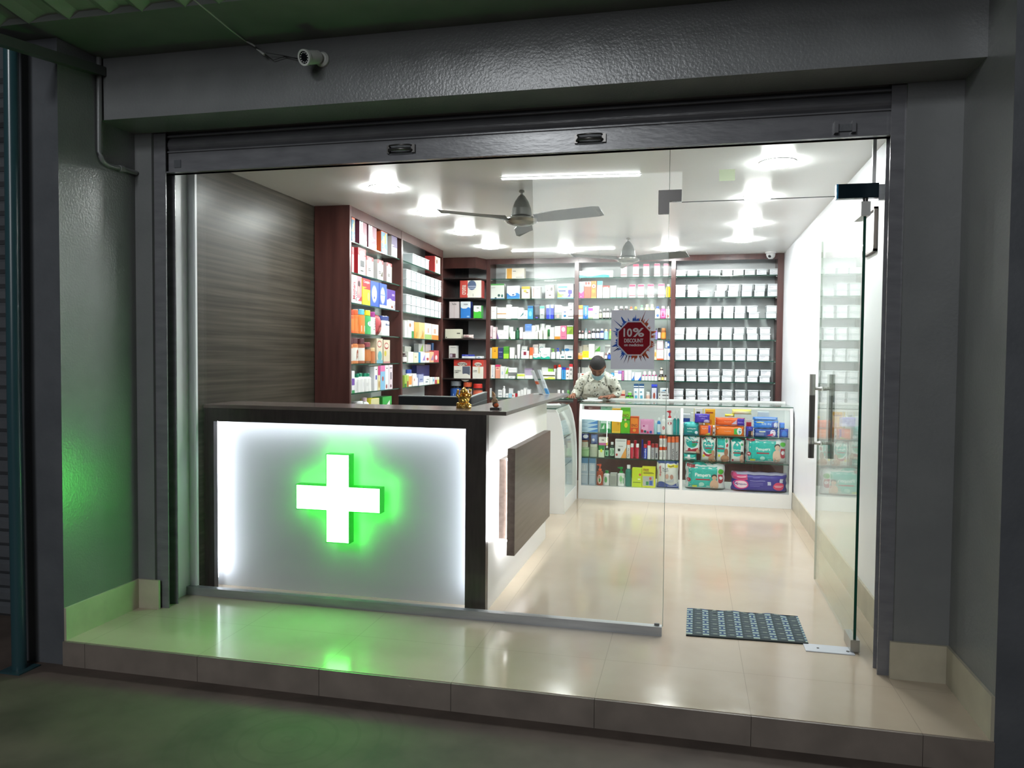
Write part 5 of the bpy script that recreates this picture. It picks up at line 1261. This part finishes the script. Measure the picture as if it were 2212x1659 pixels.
stock(ds(.40, 'middle shelf, ' + DL, DO1), '''
645 780 805 J 9cc48c c=b8d4a8 l=a8d098 ; big pale green jar
660 758 700 804 J cfd0bc c=a86a50 r20-80,20-60:d0603a ; beige jar on green jar
648 775 600 699 P 2f3f8a o30-94,30-90:e8ecf4 ; navy pouch with white oval
782 905 760 J c8cfb8 c=d4d8c4 l=c4ccb4 ; big beige jar
800 905 610 758 P 6a80b8 o20-60,30-60:e8ecf4 g10-80,0-30:3a4a9a ; blue pouch on beige jar
918 1002 772 B dff0d0 h60-100:1f8a3a o30-70,40-70:e8ec3a ; white and green carton
925 1055 655 770 B f1eee4 h0-30:c8609a v84-100:f0d84a r30-60,60-70:5a4a3a ; pink and white carton, upper
1012 1070 782 T 1f3a2c c=f4f6f4 l=9ad0a8 o30-70,20-50:1f7a4a ; green syrup bottle, small
1084 1155 728 T 1e2c26 c=f4f6f4 l=bfe0c4 o20-84,18-56:1f7a4a ; green syrup bottle
1168 1335 685 B e8e8e6 r8-92,90-93:8a8a8a o6-24,10-24:c0403a r24-46,36-50:2a2a2a g50-100,0-60:e8a04a t30-70,60-66:4a4a4a:Volini ; white carton with foot picture
1338 1392 702 C ecebe6 c=e8603a u30-70,6-60:4a4a5a:Spray ; white can, orange cap
1395 1442 750 C d02f4a c=f4f4f4 g10-90,10-60:f0f0f0 ; red can, white cap
1446 1490 702 kC c8283a c=c8283a ; red can behind
1476 1522 752 C d02f4a c=f4f4f4 g10-90,10-60:f0f0f0 ; red can, white cap
1560 1588 690 kC 3a3a9a c=3a3a9a ; dark blue can behind
1592 1642 760 C 2a50c8 c=c8303a u30-70,6-70:e8ecf8:Ioda ; blue can, red cap
1648 1698 710 C eceef0 c=d8283a ; tall white can, red cap
1705 1755 752 C b8b8bc c=a83a3a u30-70,10-60:5a5a6a:Volin ; grey can, dark red cap
1760 1810 752 C b8b8bc c=a83a3a r30-70,10-40:3a3a4a ; grey can, dark red cap
1825 1875 800 C f0f0ee c=e8501f r20-70,20-60:2a2a2a ; white can, orange cap, lower
1882 1935 800 C f0f0ee c=e8501f r20-70,20-60:2a2a2a ; white can, orange cap, lower
1825 1875 630 798 C f0f0ee c=e8501f r20-70,20-60:2a2a2a ; white can, orange cap, upper
1882 1935 630 798 C f0f0ee c=e8501f r20-70,20-60:2a2a2a ; white can, orange cap, upper
1945 2002 648 C c0c0c2 c=ee7a4a ; silver can, orange cap
2006 2060 648 C c0c0c2 c=ee7a4a u30-70,6-50:2a2a2a:NIVIA h50-74:e8a03a ; silver can with gold band
2064 2118 645 C c0c0c2 c=ee7a4a u30-70,6-40:4a4a4a:VIA ; silver can, orange cap''', dep=.06, off=.062)
stock(ds(.13, 'bottom, ' + DL, DO1), '''
652 765 958 B b4c4d4 h80-100:5a88b0 r20-80,52-74:e4e8ec o24-44,52-80:c8d0d8 o54-74,52-80:c8d0d8 h38-41:dfe4e8 r16-84,6-34:c4d0dc ; pale blue brush carton
778 875 958 B b4c4d4 h80-100:5a88b0 r20-80,52-74:e4e8ec o24-44,52-80:c8d0d8 o54-74,52-80:c8d0d8 h38-41:dfe4e8 r16-84,6-34:c4d0dc ; pale blue brush carton
885 985 1058 S b04a28 c=e8603a g10-70,10-50:f0e8e0 o20-80,8-50:f0e4d4 o40-64,16-34:2a8a3a ; brown pump bottle, orange pump
990 1085 1155 T f0f2ee c=1f8a3a o20-60,20-60:3aa84a ; white bottle, green cap
1092 1190 1195 B b4b8b2 r10-90,10-80:9aa09a ; grey refill pack
1195 1312 1105 S f0f2ee c=1f9a3f o30-70,24-56:9ad89a r50-84,14-44:2a9a4a ; white pump bottle, green pump
1318 1412 1072 T 1f7a6a c=f1f4f4 r14-86,20-50:2a8f78 ; green mouthwash bottle, white cap
1420 1565 1120 B c8e01f r10-90,24-27:3a5a1a o70-94,60-74:d85a4a r60-86,40-46:f4f8e0 ; lime yellow carton
1570 1768 1102 B dcdf22 r6-88,8-56:b8bcb8 t8-50,80-92:8a3020:FREE r10-90,68-72:7a7a10 r10-80,74-76:7a7a10 r30-50,12-30:2a8a4a r56-80,12-34:2a5aa8 o54-72,38-52:d04a4a ; yellow carton with free offer panel
1780 2120 1000 P dfe2dc h76-92:e4e4e0 h90-100:2f4a8a r50-98,76-86:e8dc20 r54-80,79-82:4a2a10 w0-100,0-24:2f4a9c r50-92,6-8:dfe6f4 o40-56,34-52:c8a090 o62-78,32-50:b88a78 g34-80,22-36:b8c0c8 u12-22,42-84:c8304a:drysilk t28-52,68-74:2a3a5a:Pure t28-56,60-66:2a3a5a:Diaper d=.11 ; large white adult diaper bag''', dep=.08, off=.04)
pam = 't28-66,46-62:f4fbfa:Pampers r29-64,38-42:a82a3a o34-50,14-30:a4dcd0'
stock(ds(.64, 'top shelf, ' + DR, DO2), '''
395 550 225 kB e6e4dc v0-6:e8d23a v92-100:e8d23a r26-64,80-88:3a3a3a ; white carton, yellow edges
575 725 238 kB f0b41c o10-90,0-20:e87a2a r10-80,84-90:a04a1a o40-70,40-60:d8801c ; yellow carton behind
365 420 290 340 kB e8ebec ; grey white carton behind
250 350 310 kB d8dce8 h60-80:2a4a9a h0-30:c8a0a0 ; white and blue carton behind
252 482 440 K 1f9494 o0-100,70-110:4ac0bc t22-84,46-62:eef6f6:whisper w0-100,-4-16:3a9ec4 o74-96,10-36:dfeaf4 r24-56,30-34:c8ecec d=.09 ; teal sanitary pack
418 648 305 462 K 4a34b4 t26-84,66-84:b0a4ec:Whisper t40-70,44-58:b0a4ec:Ultra o60-98,2-40:c4bce8 w0-100,92-100:7a6adc d=.09 ; violet sanitary pack on top
488 688 470 K ee6f2c t20-66,60-72:f8dcc8:Stayfree r68-84,10-96:5a3ab0 g40-80,6-30:c8e060 h96-100:f4a070 d=.09 ; small orange sanitary pack
690 720 476 K ece4e0 r20-80,20-40:3a3a3a r20-80,70-80:c8302a d=.05 ; thin white pack end
725 1170 484 K f27c26 t30-54,44-54:f8d8bc:Stayfree r64-90,20-76:4ab04a o74-92,16-86:eef0f0 o80-88,30-60:5ab0b8 r6-10,70-80:f4c8a4 d=.10 ; wide orange sanitary pack, lower
725 1175 365 482 K ee6424 t30-54,44-58:f4c8b0:Stayfree r74-100,4-96:4a2fa8 g54-72,20-80:c8b8d8 t76-94,40-56:b8a8f0:Secure d=.10 ; wide orange sanitary pack, upper
970 1275 240 345 kP f0ec9a o10-90,10-60:f4f4d8 h84-100:e8e43a ; pale yellow pack behind
870 1020 310 350 kP e8dc3a g20-80,20-80:f4f4ee ; yellow and white pack behind
1180 1275 390 kB f0e8e6 r10-90,20-84:c02a3a ; red and white carton behind
1185 1300 495 K 3a3aa0 r30-90,10-60:2a1f1f o70-96,0-60:c89a80 d=.08 ; dark blue pack with hair picture
1305 1672 525 K 3f5fae r20-46,60-72:dfe6c8 r50-92,20-76:2a3a9a o66-90,10-90:e8dcea g50-78,20-50:d83a6a r4-40,20-50:7a8ab8 d=.10 ; slate blue sanitary pack, lower
1300 1680 400 523 K 2a7fe0 t30-70,40-70:c8e4fa:Sofy_dry r72-94,10-80:2a4ab8 o80-98,10-80:e8ecf8 h90-100:8ac4f4 r10-40,70-80:e8dc6a d=.10 ; bright blue sanitary pack, middle
1285 1672 358 399 K 3a8ce8 h60-76:e8f0fa d=.10 ; bright blue sanitary pack, top
1690 1770 440 525 K 2a6ad8 o10-90,10-80:3a8ae8 d=.09 ; round blue pack end, upper
1690 1828 530 K 2a4fb8 o20-80,10-80:3a80e0 d=.09 ; round blue pack end, lower
1362 1532 275 350 kB c8d0d4 h86-96:eef2f4 ; clear plastic tub behind''', dep=.07, off=.062, back=.14)
hrt = 'o6-94,30-112:e4f4f2 o12-88,36-108:1fa8a0'
stock(ds(.40, 'middle shelf, ' + DR, DO2), f'''
255 500 645 900 K e8ece8 {hrt} g0-100,16-40:a82a3a o24-44,16-36:a82a3a o50-76,44-64:3aa060 t30-80,76-88:f4fbfa:Pampers r50-90,68-73:a82a3a o76-100,0-30:c49a80 d=.12 ; small teal diaper pack, upper left
248 452 905 P 1fb0a4 w0-100,30-60:e8f4f2 r30-50,10-90:e4ecec ; folded teal pack lying flat
515 740 670 K e0e6e0 o0-100,20-110:a82a3a {hrt} t24-80,66-76:f4fbfa:Pampers r26-70,56-61:a82a3a o44-76,34-50:3aa060 o10-26,18-30:e8dc2a o50-100,-10-30:c09070 o70-92,26-50:c09070 d=.13 ; small teal diaper pack with heart
748 952 665 K dfe6e2 r0-62,40-100:25b4aa r62-90,74-98:e8f0ee o64-84,82-96:3a9a6a t4-50,62-72:f4fbfa:Pampers r4-56,54-59:a82a3a o70-86,62-78:b83a44 o10-26,20-32:e8dc2a o30-96,-4-30:b88868 o56-86,24-58:9a6a50 d=.13 ; small teal diaper pack, baby crawling
958 1168 700 K dfe6e2 o-10-100,26-112:25b4aa t10-76,50-62:f4fbfa:Pampers r16-70,40-45:a82a3a o70-92,72-92:e0e8e4 o72-90,76-88:3aa060 o72-94,28-50:4a3028 o66-98,-6-36:d0a890 o8-22,4-14:a82a3a d=.13 ; small teal diaper pack, baby sitting
1180 1820 672 K dfe6e4 r0-72,0-100:22b8ac o8-62,4-112:3ac8bc o12-58,10-106:22b8ac t24-58,48-64:f4fbfa:Pampers r25-56,38-43:a82a3a o34-46,12-28:a4dcd0 o2-12,28-44:a82a3a t4-9,32-40:f4e4e4:M r2-22,90-98:a82a3a t6-18,92-97:f4e4e4:NEW o68-82,62-80:3a2a24 o69-81,54-74:d8b8a0 o64-84,2-56:dcbca4 o82-96,70-88:5ac03a r83-94,30-62:b02a3a o83-94,22-36:b02a3a o85-93,36-54:e8ecf0 r10-22,8-16:c8d83a d=.20 ; large teal diaper pack, size M''', dep=.10, off=.062)
stock(ds(.13, 'bottom, ' + DR, DO2), '''
275 885 1055 K dfe4e4 r0-80,0-100:22b0a4 o8-62,10-110:2fbcb0 t24-64,48-66:f4fbfa:Pampers r26-62,38-43:a82a3a o34-48,14-30:a4dcd0 o3-14,30-46:a82a3a t6-11,34-42:f4e4e4:L r3-24,88-98:a82a3a t7-20,90-96:f4e4e4:NEW o66-80,46-64:3a2a24 o67-79,40-58:d0a88c o62-84,0-42:d4ae94 o82-96,64-84:4ab43a r83-95,36-62:b02a3a o83-95,28-44:b02a3a o85-94,42-56:e8ecf0 r18-30,10-18:c8d83a d=.22 ; large teal diaper pack, size L
965 1825 1195 K 3a2f96 r0-28,64-100:d0407a o2-30,14-66:e8408a o5-28,20-60:f4d8e4 t6-27,34-46:3a2a8a:Mamypoko r3-28,0-6:d83a6a r32-60,60-63:a8a4e0 r32-56,48-50:8a86d0 r32-56,40-42:8a86d0 r32-50,32-34:8a86d0 r64-70,40-60:c8c8e0 o74-94,14-56:e0406a r76-92,36-39:f4d0dc r78-90,30-33:f4d0dc r86-92,56-76:d8d8e8 h92-100:b8b4d0 r10-26,78-82:f4c0d4 r38-50,78-80:8a86d0 d=.24 ; large purple diaper pack with pink heart''', dep=.15, off=.045)
# curved case: dim stock behind the side glass
def cse(z, w_): return Shelf((0, 0), 1, (.40, 2.80, 0), (0, 1, 0), z, w_, 'curved display case')
def side_row(z, nm, cols):
    for i, (c, h, wd) in enumerate(cols):
        for n_, mb in item_mesh('B', wd, h, .06, c, ['h20-50:8a9aa0']):
            o = mb.build('medicine_carton', None, (.40, 2.83 + i * .085, z), math.pi / 2)
            tag(o, '%s carton, %s from the glass front, %s of curved case' % (['white', 'blue grey', 'pale', 'teal', 'grey', 'ivory', 'lilac'][i], ORD[i], nm), 'carton', 'cartons in the curved display case')
side_row(.13, 'bottom', [('c8d0d4', .13, .06), ('6a86a0', .15, .06), ('dfe4e4', .12, .06), ('4a8a90', .14, .06), ('a8b0b4', .13, .06), ('e4e4d8', .1, .06), ('b0a8c8', .12, .06)])
side_row(.38, 'middle shelf', [('c8d0d4', .12, .06), ('6a86a0', .15, .06), ('dfe4e4', .12, .06), ('4a8a90', .10, .06), ('a8b0b4', .13, .06), ('e4e4d8', .1, .06), ('b0a8c8', .12, .06)])
# ================================================================ the person behind the case
def skin(name, verts, edges, rad, mat, parent, lvl=2):
    me = bpy.data.meshes.new(name); me.from_pydata(verts, edges, []); me.update()
    o = bpy.data.objects.new(name, me); COL.objects.link(o); o.parent = parent
    s = o.modifiers.new('skin', 'SKIN'); s.use_smooth_shade = True
    for v, r in zip(me.skin_vertices[0].data, rad): v.radius = (r, r) if not isinstance(r, tuple) else r
    me.skin_vertices[0].data[0].use_root = True
    ss = o.modifiers.new('sub', 'SUBSURF'); ss.levels = lvl; ss.render_levels = lvl
    me.materials.append(mat); return o
SKIN = pm('8a5a44', .5)
def shirt_mat():
    m, nt, b, N, L = nodes('cream_floral_cotton')
    tc = N('TexCoord'); v = N('TexVoronoi'); v.inputs['Scale'].default_value = 30; v.inputs['Randomness'].default_value = 1; L(tc.outputs['Object'], v.inputs[0])
    n = N('TexNoise'); n.inputs['Scale'].default_value = 40; n.inputs['Detail'].default_value = 4; L(tc.outputs['Object'], n.inputs[0])
    ad = N('Math'); ad.operation = 'MULTIPLY_ADD'; ad.inputs[1].default_value = .75; L(n.outputs[0], ad.inputs[0]); L(v.outputs['Distance'], ad.inputs[2])
    c = ramp(N, L, ad.outputs[0], [(.56, (.06, .065, .055)), (.60, (.26, .26, .22)), (.64, (.60, .61, .53))])
    n3 = N('TexNoise'); n3.inputs['Scale'].default_value = 34; n3.inputs['Detail'].default_value = 5; L(tc.outputs['Object'], n3.inputs[0])
    c3 = ramp(N, L, n3.outputs[0], [(.30, (.42, .36, .30)), (.36, (.70, .69, .66)), (.62, (1, 1, 1)), (.70, (.62, .66, .60))])
    mm = N('MixRGB'); mm.blend_type = 'MULTIPLY'; mm.inputs[0].default_value = 1; L(c, mm.inputs[1]); L(c3, mm.inputs[2])
    L(mm.outputs[0], b.inputs['Base Color']); b.inputs['Roughness'].default_value = .85; return m
SH = shirt_mat(); TR = pm('20222a', .8); HAIR = noise_mat('short_black_hair', (.003, .003, .003), (.012, .010, .010), 70, .75, bump=.5, bscale=160)
px, py = .605, 4.36
pt = thing('person', 'person in cream floral shirt and blue face mask leaning over the case', 'person', (px, py, 0))
# body (skin): pelvis root, spine, neck, head core, arms, legs
J = {'pel': (0, .05, .88), 'wai': (0, 0, .99), 'che': (0, -.10, 1.10), 'neb': (.0, -.165, 1.175), 'nec': (.005, -.205, 1.205), 'hed': (.015, -.245, 1.245),
     'shl': (-.145, -.13, 1.12), 'ell': (-.215, -.10, .985), 'wrl': (-.235, -.25, .962), 'hal': (-.24, -.31, .957),
     'shr': (.165, -.13, 1.12), 'elr': (.225, -.10, .98), 'wrr': (.16, -.20, .958), 'har': (.11, -.24, .95),
     'hpl': (-.09, .05, .85), 'knl': (-.095, .03, .47), 'anl': (-.10, .06, .09), 'tol': (-.10, -.08, .04),
     'hpr': (.09, .05, .85), 'knr': (.095, .03, .47), 'anr': (.10, .06, .09), 'tor': (.10, -.08, .04)}
K = list(J); E_ = [('pel', 'wai'), ('wai', 'che'), ('che', 'neb'), ('neb', 'nec'), ('nec', 'hed'), ('che', 'shl'), ('shl', 'ell'), ('ell', 'wrl'), ('wrl', 'hal'), ('che', 'shr'), ('shr', 'elr'), ('elr', 'wrr'), ('wrr', 'har'), ('pel', 'hpl'), ('hpl', 'knl'), ('knl', 'anl'), ('anl', 'tol'), ('pel', 'hpr'), ('hpr', 'knr'), ('knr', 'anr'), ('anr', 'tor')]
rd = {'pel': .10, 'wai': .085, 'che': .08, 'neb': .05, 'nec': .05, 'hed': .055, 'shl': .040, 'ell': .032, 'wrl': .024, 'hal': .026, 'shr': .040, 'elr': .032, 'wrr': .024, 'har': .026, 'hpl': .08, 'knl': .050, 'anl': .038, 'tol': .032, 'hpr': .08, 'knr': .055, 'anr': .038, 'tor': .032}
skin('body', [J[k] for k in K], [(K.index(a), K.index(b)) for a, b in E_], [rd[k] for k in K], SKIN, pt)
# shirt
JS = dict(J); JS['wrl'] = tuple(Vector(J['ell']).lerp(Vector(J['wrl']), .80)); JS['wrr'] = tuple(Vector(J['elr']).lerp(Vector(J['wrr']), .80))
ks = ['che', 'wai', 'pel', 'neb', 'shl', 'ell', 'wrl', 'shr', 'elr', 'wrr', 'sl2', 'sr2']
JS['sl2'] = (-.08, -.13, 1.13); JS['sr2'] = (.095, -.13, 1.13)
es = [('che', 'wai'), ('wai', 'pel'), ('che', 'neb'), ('che', 'sl2'), ('sl2', 'shl'), ('shl', 'ell'), ('ell', 'wrl'), ('che', 'sr2'), ('sr2', 'shr'), ('shr', 'elr'), ('elr', 'wrr')]
rs = {'che': (.175, .13), 'wai': (.20, .14), 'pel': (.17, .13), 'neb': .078, 'sl2': .095, 'sr2': .095, 'shl': .068, 'ell': .056, 'wrl': .043, 'shr': .068, 'elr': .056, 'wrr': .045}
so = skin('shirt', [JS[k] for k in ks], [(ks.index(a), ks.index(b)) for a, b in es], [rs[k] for k in ks], SH, pt, 3)
ct = bpy.data.textures.new('cloth_folds', 'CLOUDS'); ct.noise_scale = .045
dm = so.modifiers.new('folds', 'DISPLACE'); dm.texture = ct; dm.strength = .03; dm.mid_level = .5; dm.texture_coords = 'LOCAL'
kt = ['pel', 'hpl', 'knl', 'anl', 'hpr', 'knr', 'anr']; rt_ = {'pel': .128, 'hpl': .10, 'knl': .075, 'anl': .062, 'hpr': .10, 'knr': .075, 'anr': .062}
skin('trousers', [J[k] for k in kt], [(0, 1), (1, 2), (2, 3), (0, 4), (4, 5), (5, 6)], [rt_[k] for k in kt], TR, pt)
for s in (-1, 1):
    g = MB(); g.ell((s * .10, -.01, .04), (.05, .13, .04), pm('2a1f1a', .4), 16, 8); g.build('shoe', pt)
# head built facing -y, then bowed
hd = MB(); N_, M_ = 28, 22; vs = []
for j in range(M_ + 1):
    t_ = math.pi * j / M_
    for i in range(N_):
        p = 2 * math.pi * i / N_; x = math.sin(t_) * math.cos(p); y = math.sin(t_) * math.sin(p); z = math.cos(t_)
        wx_ = .077 * (1 - .24 * max(0, -z) ** 1.3); X = x * wx_; Y = y * (.098 if y > 0 else .090); Z = z * (.118 if z < 0 else .112)
        if y < 0:                      # face: flatter, with chin, brow, nose
            Y *= (1 - .10 * max(0, -z)); nz = math.exp(-((x / .20) ** 2) - (((z + .18) / .20) ** 2)); Y -= .020 * nz
            Y += .007 * (math.exp(-(((abs(x) - .38) / .16) ** 2) - (((z - .05) / .11) ** 2)))
            Y -= .006 * math.exp(-((x / .28) ** 2) - (((z + .80) / .16) ** 2)); Y -= .004 * math.exp(-(((z - .20) / .09) ** 2)) * (abs(x) < .6)
        vs.append((X, Y, Z))
hd.add(vs, [(j * N_ + i, (j + 1) * N_ + i, (j + 1) * N_ + (i + 1) % N_, j * N_ + (i + 1) % N_) for j in range(M_) for i in range(N_)], SKIN, True)
for s in (-1, 1):
    hd.ell((s * .078, .006, -.006), (.009, .018, .030), SKIN, 12, 8)
    hd.ell((s * .028, -.079, .006), (.011, .007, .005), pm('efe9e4', .3), 10, 6); hd.ell((s * .028, -.085, .005), (.005, .003, .0045), pm('1a100c', .2), 8, 6)
    hd.ell((s * .028, -.080, .011), (.014, .008, .004), SKIN, 10, 6)
    hd.tube([(s * .012, -.090, .022), (s * .028, -.089, .026), (s * .044, -.080, .022)], .0028, pm('100c0a', .8), 6)
hd.tube([(-.022, -.078, -.062), (0, -.084, -.060), (.022, -.078, -.062)], .005, pm('7a4238', .5), 8)
hh = thing('t', None, None); 
HP = Vector((.025, -.275, 1.272)); HRX = math.radians(52)
bpy.data.objects.remove(hh)
def head_part(mb, name):
    o = mb.build(name, pt); o.location = HP; o.rotation_euler = (HRX, 0, math.radians(4)); return o
head_part(hd, 'head')
hr = MB(); vs = []; fs = []; idx = {}
for j in range(M_ + 1):
    t_ = math.pi * j / M_
    for i in range(N_):
        p = 2 * math.pi * i / N_; x = math.sin(t_) * math.cos(p); y = math.sin(t_) * math.sin(p); z = math.cos(t_)
        vs.append((x * .0845, y * (.106 if y > 0 else .097), z * .121 + .002))
def inh(j, i):
    t_ = math.pi * (j + .5) / M_; p = 2 * math.pi * (i + .5) / N_; y = math.sin(t_) * math.sin(p); z = math.cos(t_)
    return z > (.42 if y < -.35 else .42 + (y + .35) * -1.2 if y < .2 else -.42)
for j in range(M_):
    for i in range(N_):
        if inh(j, i): fs.append((j * N_ + i, (j + 1) * N_ + i, (j + 1) * N_ + (i + 1) % N_, j * N_ + (i + 1) % N_))
hr.add(vs, fs, HAIR, True); ho = head_part(hr, 'hair')
mk = MB(); vs = []; a, b_ = 12, 9
for j in range(b_ + 1):
    for i in range(a + 1):
        u_ = -1 + 2 * i / a; z = -.022 - .085 * j / b_; k = abs(u_) * 1.15
        x = .074 * math.sin(k) * (1 if u_ > 0 else -1) * (1 - .16 * j / b_); y = -.108 * math.cos(k) * (1 - .10 * (j / b_)) - .006 + .0022 * (j % 2)
        vs.append((x * 1.06, y, z))
mk.add(vs, [(j * (a + 1) + i, j * (a + 1) + i + 1, (j + 1) * (a + 1) + i + 1, (j + 1) * (a + 1) + i) for j in range(b_) for i in range(a)], pm('a9cfd8', .8), True)
for s in (-1, 1):
    for zz in (-.028, -.095): mk.tube([(s * .070, -.05, zz), (s * .080, -.01, zz * .5 - .005), (s * .084, .014, -.006)], .0013, pm('e8eef0', .6), 5)
mo = head_part(mk, 'face_mask'); sm = mo.modifiers.new('solid', 'SOLIDIFY'); sm.thickness = .0015
# collar
g = MB()
for s in (-1, 1):
    vs = [(s * .012, -.245, 1.135), (s * .060, -.225, 1.105), (s * .092, -.165, 1.165), (s * .062, -.15, 1.205), (s * .03, -.20, 1.19)]
    g.add([(x + .005, y, z) for x, y, z in vs] , [(0, 1, 2, 3, 4)], SH)
co = g.build('collar', pt); sm = co.modifiers.new('solid', 'SOLIDIFY'); sm.thickness = .004
# hands with five separate bent fingers
def hand(w_, d_, s, name):
    """w_: wrist, d_: forward direction, s: thumb side"""
    w_ = Vector(w_); f = Vector(d_).normalized(); up = Vector((0, 0, 1)); sd = f.cross(up).normalized() * s
    V = [w_, w_ + f * .045 + up * .004, w_ + f * .085]; E = [(0, 1), (1, 2)]; Rr = [(.024, .017), (.034, .015), (.036, .013)]
    for q, (off, ln) in enumerate(((.028, .062), (.010, .070), (-.010, .066), (-.028, .052))):
        b0 = w_ + f * .088 + sd * off; k = len(V)
        V += [b0, b0 + f * ln * .42 + up * .006, b0 + f * ln * .75 - up * .004, b0 + f * ln * .95 - up * .016]; Rr += [.0095, .009, .0085, .0075]
        E += [(2, k), (k, k + 1), (k + 1, k + 2), (k + 2, k + 3)]
    k = len(V); b0 = w_ + f * .035 + sd * .032
    V += [b0, b0 + f * .022 + sd * .022 - up * .006, b0 + f * .045 + sd * .026 - up * .012]; Rr += [.012, .0105, .009]; E += [(1, k), (k, k + 1), (k + 1, k + 2)]
    skin(name, [tuple(v) for v in V], E, Rr, SKIN, pt)
hand(J['wrl'], (.05, -1, -.02), 1, 'hand'); hand(J['wrr'], (-.75, -.6, -.02), -1, 'hand')
# papers lying on the side case and the long case top
for (x, y, a_, d) in ((.30, 3.20, .3, 'white papers lying on the curved case glass top'), (.60, 3.93, -.2, 'open white register lying on glass case before the person')):
    g = MB(); z = .9205 if x < .5 else .9255
    g.box(-.09, .09, -.06, .06, 0, .006, pm('e8eaea', .7)); o = g.build('paper_pad', None, (x, y, z), a_); tag(o, d, 'paper')
# ================================================================ finish
for o in list(SC.objects):
    if o.type == 'MESH' and o.name.split('.')[0] in ('front_frame', 'counter_top', 'floating_panel', 'leaf', 'upright'):
        bv = o.modifiers.new('edge', 'BEVEL'); bv.width = .0012; bv.segments = 2; bv.limit_method = 'ANGLE'
SC.cycles.max_bounces = 12; SC.cycles.transparent_max_bounces = 24; SC.cycles.diffuse_bounces = 4; SC.cycles.glossy_bounces = 4
SC.cycles.sample_clamp_indirect = 6; SC.cycles.use_denoising = True
SC.cycles.caustics_reflective = False; SC.cycles.caustics_refractive = False
